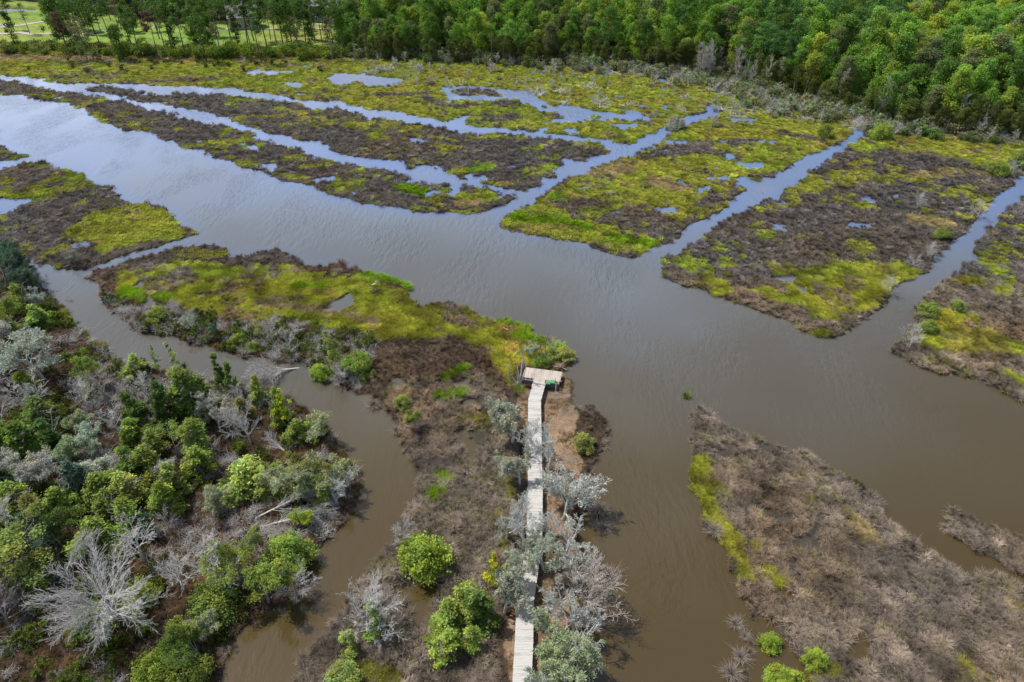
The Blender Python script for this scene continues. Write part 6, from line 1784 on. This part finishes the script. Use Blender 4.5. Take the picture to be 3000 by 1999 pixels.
scrub(22, lambda i: (r2.uniform(60, 780), r2.uniform(136, 165)), [(1, 1, 1)], 'pale dead branch in the far left marsh', 'far left dead branches', 'dead wood', 'dead_shrub', DFM + DSM, (.3, .8))
# named single ones in the right-hand marsh
for k, (px, py, h, col_, lab) in enumerate([(2089, 799, 3.0, 0, 'white dead shrub on the tip of the right marsh'), (2039, 672, 2.6, 0, 'whitish dead bush at the edge of the green triangle'), (2199, 712, 1.6, 1, 'bright green bush lying flat in the right marsh'), (2129, 722, 2.0, 1, 'green bush on the creek bank of the right marsh'), (2132, 762, 1.8, 1, 'round green bush between the white shrub and the bank bush'),
                                    (2095, 615, 2.2, 0, 'small dead shrub on the upper bank of the narrow right creek'), (2129, 592, 2.4, 0, 'pale fallen twigs beside the narrow right creek'), (2162, 548, 2.0, 1, 'small green bush above the narrow right creek'), (2245, 500, 3.0, 0, 'white branchy dead tree at the right creek bank'), (2105, 478, 2.6, 0, 'white fallen branch in the dark rush on the right'), (2350, 490, 2.6, 0, 'white dead branch at the right edge'),
                                    (2075, 280, 4.0, 2, 'tall light green young tree at the wood corner'), (2023, 318, 3.4, 1, 'dark bushy shrub on the point between two creeks at the wood corner'), (1894, 315, 3.0, 1, 'green shrub beside the rush patch near the wood corner'), (1550, 300, 3.4, 2, 'grey-green shrub at the head of the diagonal creek'), (2345, 385, 3.6, 1, 'green shrub at the right edge by the creek'), (2292, 402, 2.8, 1, 'small green shrub amid grey brush at the right'), (2325, 405, 3.0, 0, 'grey brush at the end of the right creek'), (1700, 288, 3.2, 0, 'dead tree skeleton lying in the right far marsh'), (1640, 292, 2.8, 0, 'pale dead branches left of the dead skeleton in the far marsh'), (2055, 315, 3.0, 0, 'leaning pale dead stem at the wood corner')]):
    if col_ == 0: plant('deadwide', px, py, h * .8, 'mid', 'pale', lab, 1.1)
    else: plant('bush', px, py, h, 'mid' if col_ == 1 else 'sage' if px < 1700 else 'light', 'pale', lab, 1.0)
# grey leafless trunks and leaning bare pines on the wood edge
SN = [deadtree(730 + i, H=10, kids=(24, 8, 5), spread=.3, angle=42, cone=.5, start=.25, trunk=.13, up=.08, rm=.025) for i in range(3)]
for i in range(26):
    px = r2.uniform(1590, 1790) if i < 20 else r2.uniform(1800, 2340)
    py = fline(px) + r2.uniform(-22, 16) if i < 20 else fline(px) + r2.uniform(-6, 14)
    x, y = G(px, py, .5)
    lab = 'grey leafless tree in the dead stand at the wood edge' if i < 20 else 'single leafless trunk among green trees of the right wood edge'
    t = thing('dead_tree', lab, 'dead tree', (x, y, hz(x, y)), r2.uniform(0, 6), 'grey dead stand' if i < 20 else 'single leafless trunks', r2.uniform(.55, 1.0))
    a, b_, _ = SN[i % 3]
    o = obj('trunk', a, t); o.color = (.75, .72, .70, 1); o = obj('branches', b_, t); o.color = (.85, .82, .80, 1)
for i in range(130):
    px = r2.uniform(790, 2380); py = fline(px) + r2.uniform(-4, 5)
    x, y = G(px, py, .5)
    sec = [s[2] for s in secs if s[0] <= px < s[1]][0]
    thin_ = i % 4 == 0
    sh = THIN if thin_ else BL[i % 6]
    t = thing('young_tree', ('thin half-bare' if thin_ else 'low bushy') + ' young tree fringing the wood, ' + sec, 'tree', (x, y, hz(x, y)), r2.uniform(0, 6), ('thin' if thin_ else 'bushy') + ' fringe trees ' + sec, r2.uniform(.45, .8) * (1 if thin_ else .75))
    obj('trunk', sh[0], t); o = obj('crown', sh[1], t); o.color = (*(np.array((.19, .23, .06)) * r2.uniform(.6, 1.2)), 1)

# ------------------------------------------------------------------ golf paths and houses
M['path'] = simple('path_concrete', (.42, .38, .33), .8, .1, 2)


def ribbon(name, pts, w_, label=None):
    P_ = [np.array(G(px, py, 1.2)) for px, py in pts]
    V = []; Q = []
    fine = []
    for a, b_ in zip(P_[:-1], P_[1:]):
        n = max(1, int(np.linalg.norm(b_ - a) / 3))
        fine += [a + (b_ - a) * k / n for k in range(n)]
    fine.append(P_[-1])
    for i, p in enumerate(fine):
        d_ = fine[min(i + 1, len(fine) - 1)] - fine[max(i - 1, 0)]; d_ /= np.linalg.norm(d_); nn = np.array([-d_[1], d_[0]])
        for s in (-1, 1):
            q = p + nn * s * w_ / 2
            V.append((q[0], q[1], hz(*p) + .12))
    for i in range(len(fine) - 1): Q.append((2 * i, 2 * i + 2, 2 * i + 3, 2 * i + 1))
    mb = MB(); mb.add(V, Q)
    tag(obj(name, mb.mesh(name, M['path'])), kind='structure')


ribbon('golf_path', C(1, [(-60, 235), (60, 245), (140, 235), (230, 250), (380, 240), (470, 258), (560, 245), (680, 225), (800, 215)]), 2.4)
ribbon('golf_path', C(1, [(-40, 205), (20, 195), (60, 190), (130, 185), (200, 175), (320, 157)]), 2.4)
ribbon('golf_path', C(1, [(-60, 178), (20, 178), (60, 190)]), 2.4)
ribbon('golf_path', C(1, [(1350, 215), (1500, 205), (1700, 200), (1900, 195), (2150, 195), (2350, 205)]), 2.2)

M['win'] = simple('window_glass', (.05, .06, .08), .1, .1)
M['trim'] = simple('white_trim', (.75, .74, .71), .6, .05)


def house(px, py, w_, d_, h_, rh, rz, wall, roof, label, cupola=False, dormer=False, porch=True):
    x, y = G(px, py, 1.2); z = hz(x, y) - .3
    t = thing('house', label, 'house', (x, y, z), rz)
    b_ = MB(); b_.box((0, 0, h_ / 2), (w_, d_, h_))
    for s in (-1, 1):       # gable walls
        b_.add([(s * w_ / 2 * .999, -d_ / 2, h_), (s * w_ / 2 * .999, d_ / 2, h_), (s * w_ / 2 * .999, 0, h_ + rh * .97)], t=[(0, 1, 2)])
    obj('wall', b_.mesh('wall', simple('siding', wall, .8, .08, 1.0)), t)
    r_ = MB(); ov = .5; th_ = .18
    for s in (-1, 1):
        yo = s * (d_ / 2 + ov); zo = h_ - ov * rh / (d_ / 2)
        r_.add([(-w_ / 2 - ov, yo, zo), (w_ / 2 + ov, yo, zo), (w_ / 2 + ov, 0, h_ + rh), (-w_ / 2 - ov, 0, h_ + rh),
                (-w_ / 2 - ov, yo, zo + th_), (w_ / 2 + ov, yo, zo + th_), (w_ / 2 + ov, 0, h_ + rh + th_), (-w_ / 2 - ov, 0, h_ + rh + th_)],
               [(0, 1, 2, 3), (4, 5, 6, 7), (0, 1, 5, 4), (0, 3, 7, 4), (1, 2, 6, 5)])
    rm_ = simple('shingles', roof, .85, .15, 3)
    ro = obj('roof', r_.mesh('roof', rm_), t)
    if cupola:
        c_ = MB(); c_.box((0, 0, h_ + rh + .6), (1.4, 1.4, 1.4)); obj('cupola', c_.mesh('cupola', M['trim']), ro)
        c2 = MB(); c2.cyl((0, 0, h_ + rh + 1.75), 1.3, .9, 4, r2=.05); obj('cupola_roof', c2.mesh('cupola_roof', rm_), ro)
    ch = MB(); ch.box((w_ * .3, .8, h_ + rh * .9), (.8, .8, 2.0)); obj('chimney', ch.mesh('chimney', simple('brick', (.3, .14, .1), .9, .2, 4)), ro)
    if dormer:
        for xx in (-w_ * .25, w_ * .2):
            dm = MB(); dm.box((xx, -d_ * .3, h_ + rh * .5), (2.2, 2.4, 1.6)); dm.add([(xx - 1.4, -d_ * .3 - 1.4, h_ + rh * .5 + .8), (xx + 1.4, -d_ * .3 - 1.4, h_ + rh * .5 + .8), (xx, -d_ * .3 - 1.4, h_ + rh * .5 + 2.0), (xx - 1.4, 0, h_ + rh * .5 + .8), (xx + 1.4, 0, h_ + rh * .5 + .8), (xx, 0, h_ + rh * .5 + 2.0)], [(0, 2, 5, 3), (1, 4, 5, 2)], [(0, 1, 2)])
            obj('dormer', dm.mesh('dormer', M['trim']), ro)
    n = int(w_ / 2.6)
    for fl_ in range(int(h_ / 2.8)):
        for i in range(n):
            xx = -w_ / 2 + (i + .5) * w_ / n
            f_ = MB(); f_.box((0, 0, 0), (1.3, .12, 1.6)); fr = obj('window', f_.mesh('window', M['trim']), t, (xx, -d_ / 2 - .04, 1.6 + fl_ * 2.9))
            g2 = MB(); g2.box((0, -.05, 0), (1.05, .06, 1.35)); obj('pane', g2.mesh('pane', M['win']), fr)


house(563, 62, 11, 9, 4.6, 3.4, .25, (.42, .40, .40), (.26, .225, .235), 'grey shingled house with a cupola among pines of the golf course', cupola=True)
house(762, 48, 15, 11, 6.5, 4.2, -.45, (.16, .23, .30), (.30, .29, .32), 'blue-grey two-storey house with dormers at the top edge', dormer=True)
house(705, 22, 13, 10, 6, 4, .2, (.45, .40, .38), (.25, .12, .13), 'house with a reddish roof at the top edge beside the blue-grey house')
house(345, 12, 12, 9, 4.5, 3, .1, (.6, .5, .4), (.24, .2, .2), 'low house hidden in the trees at the top left')
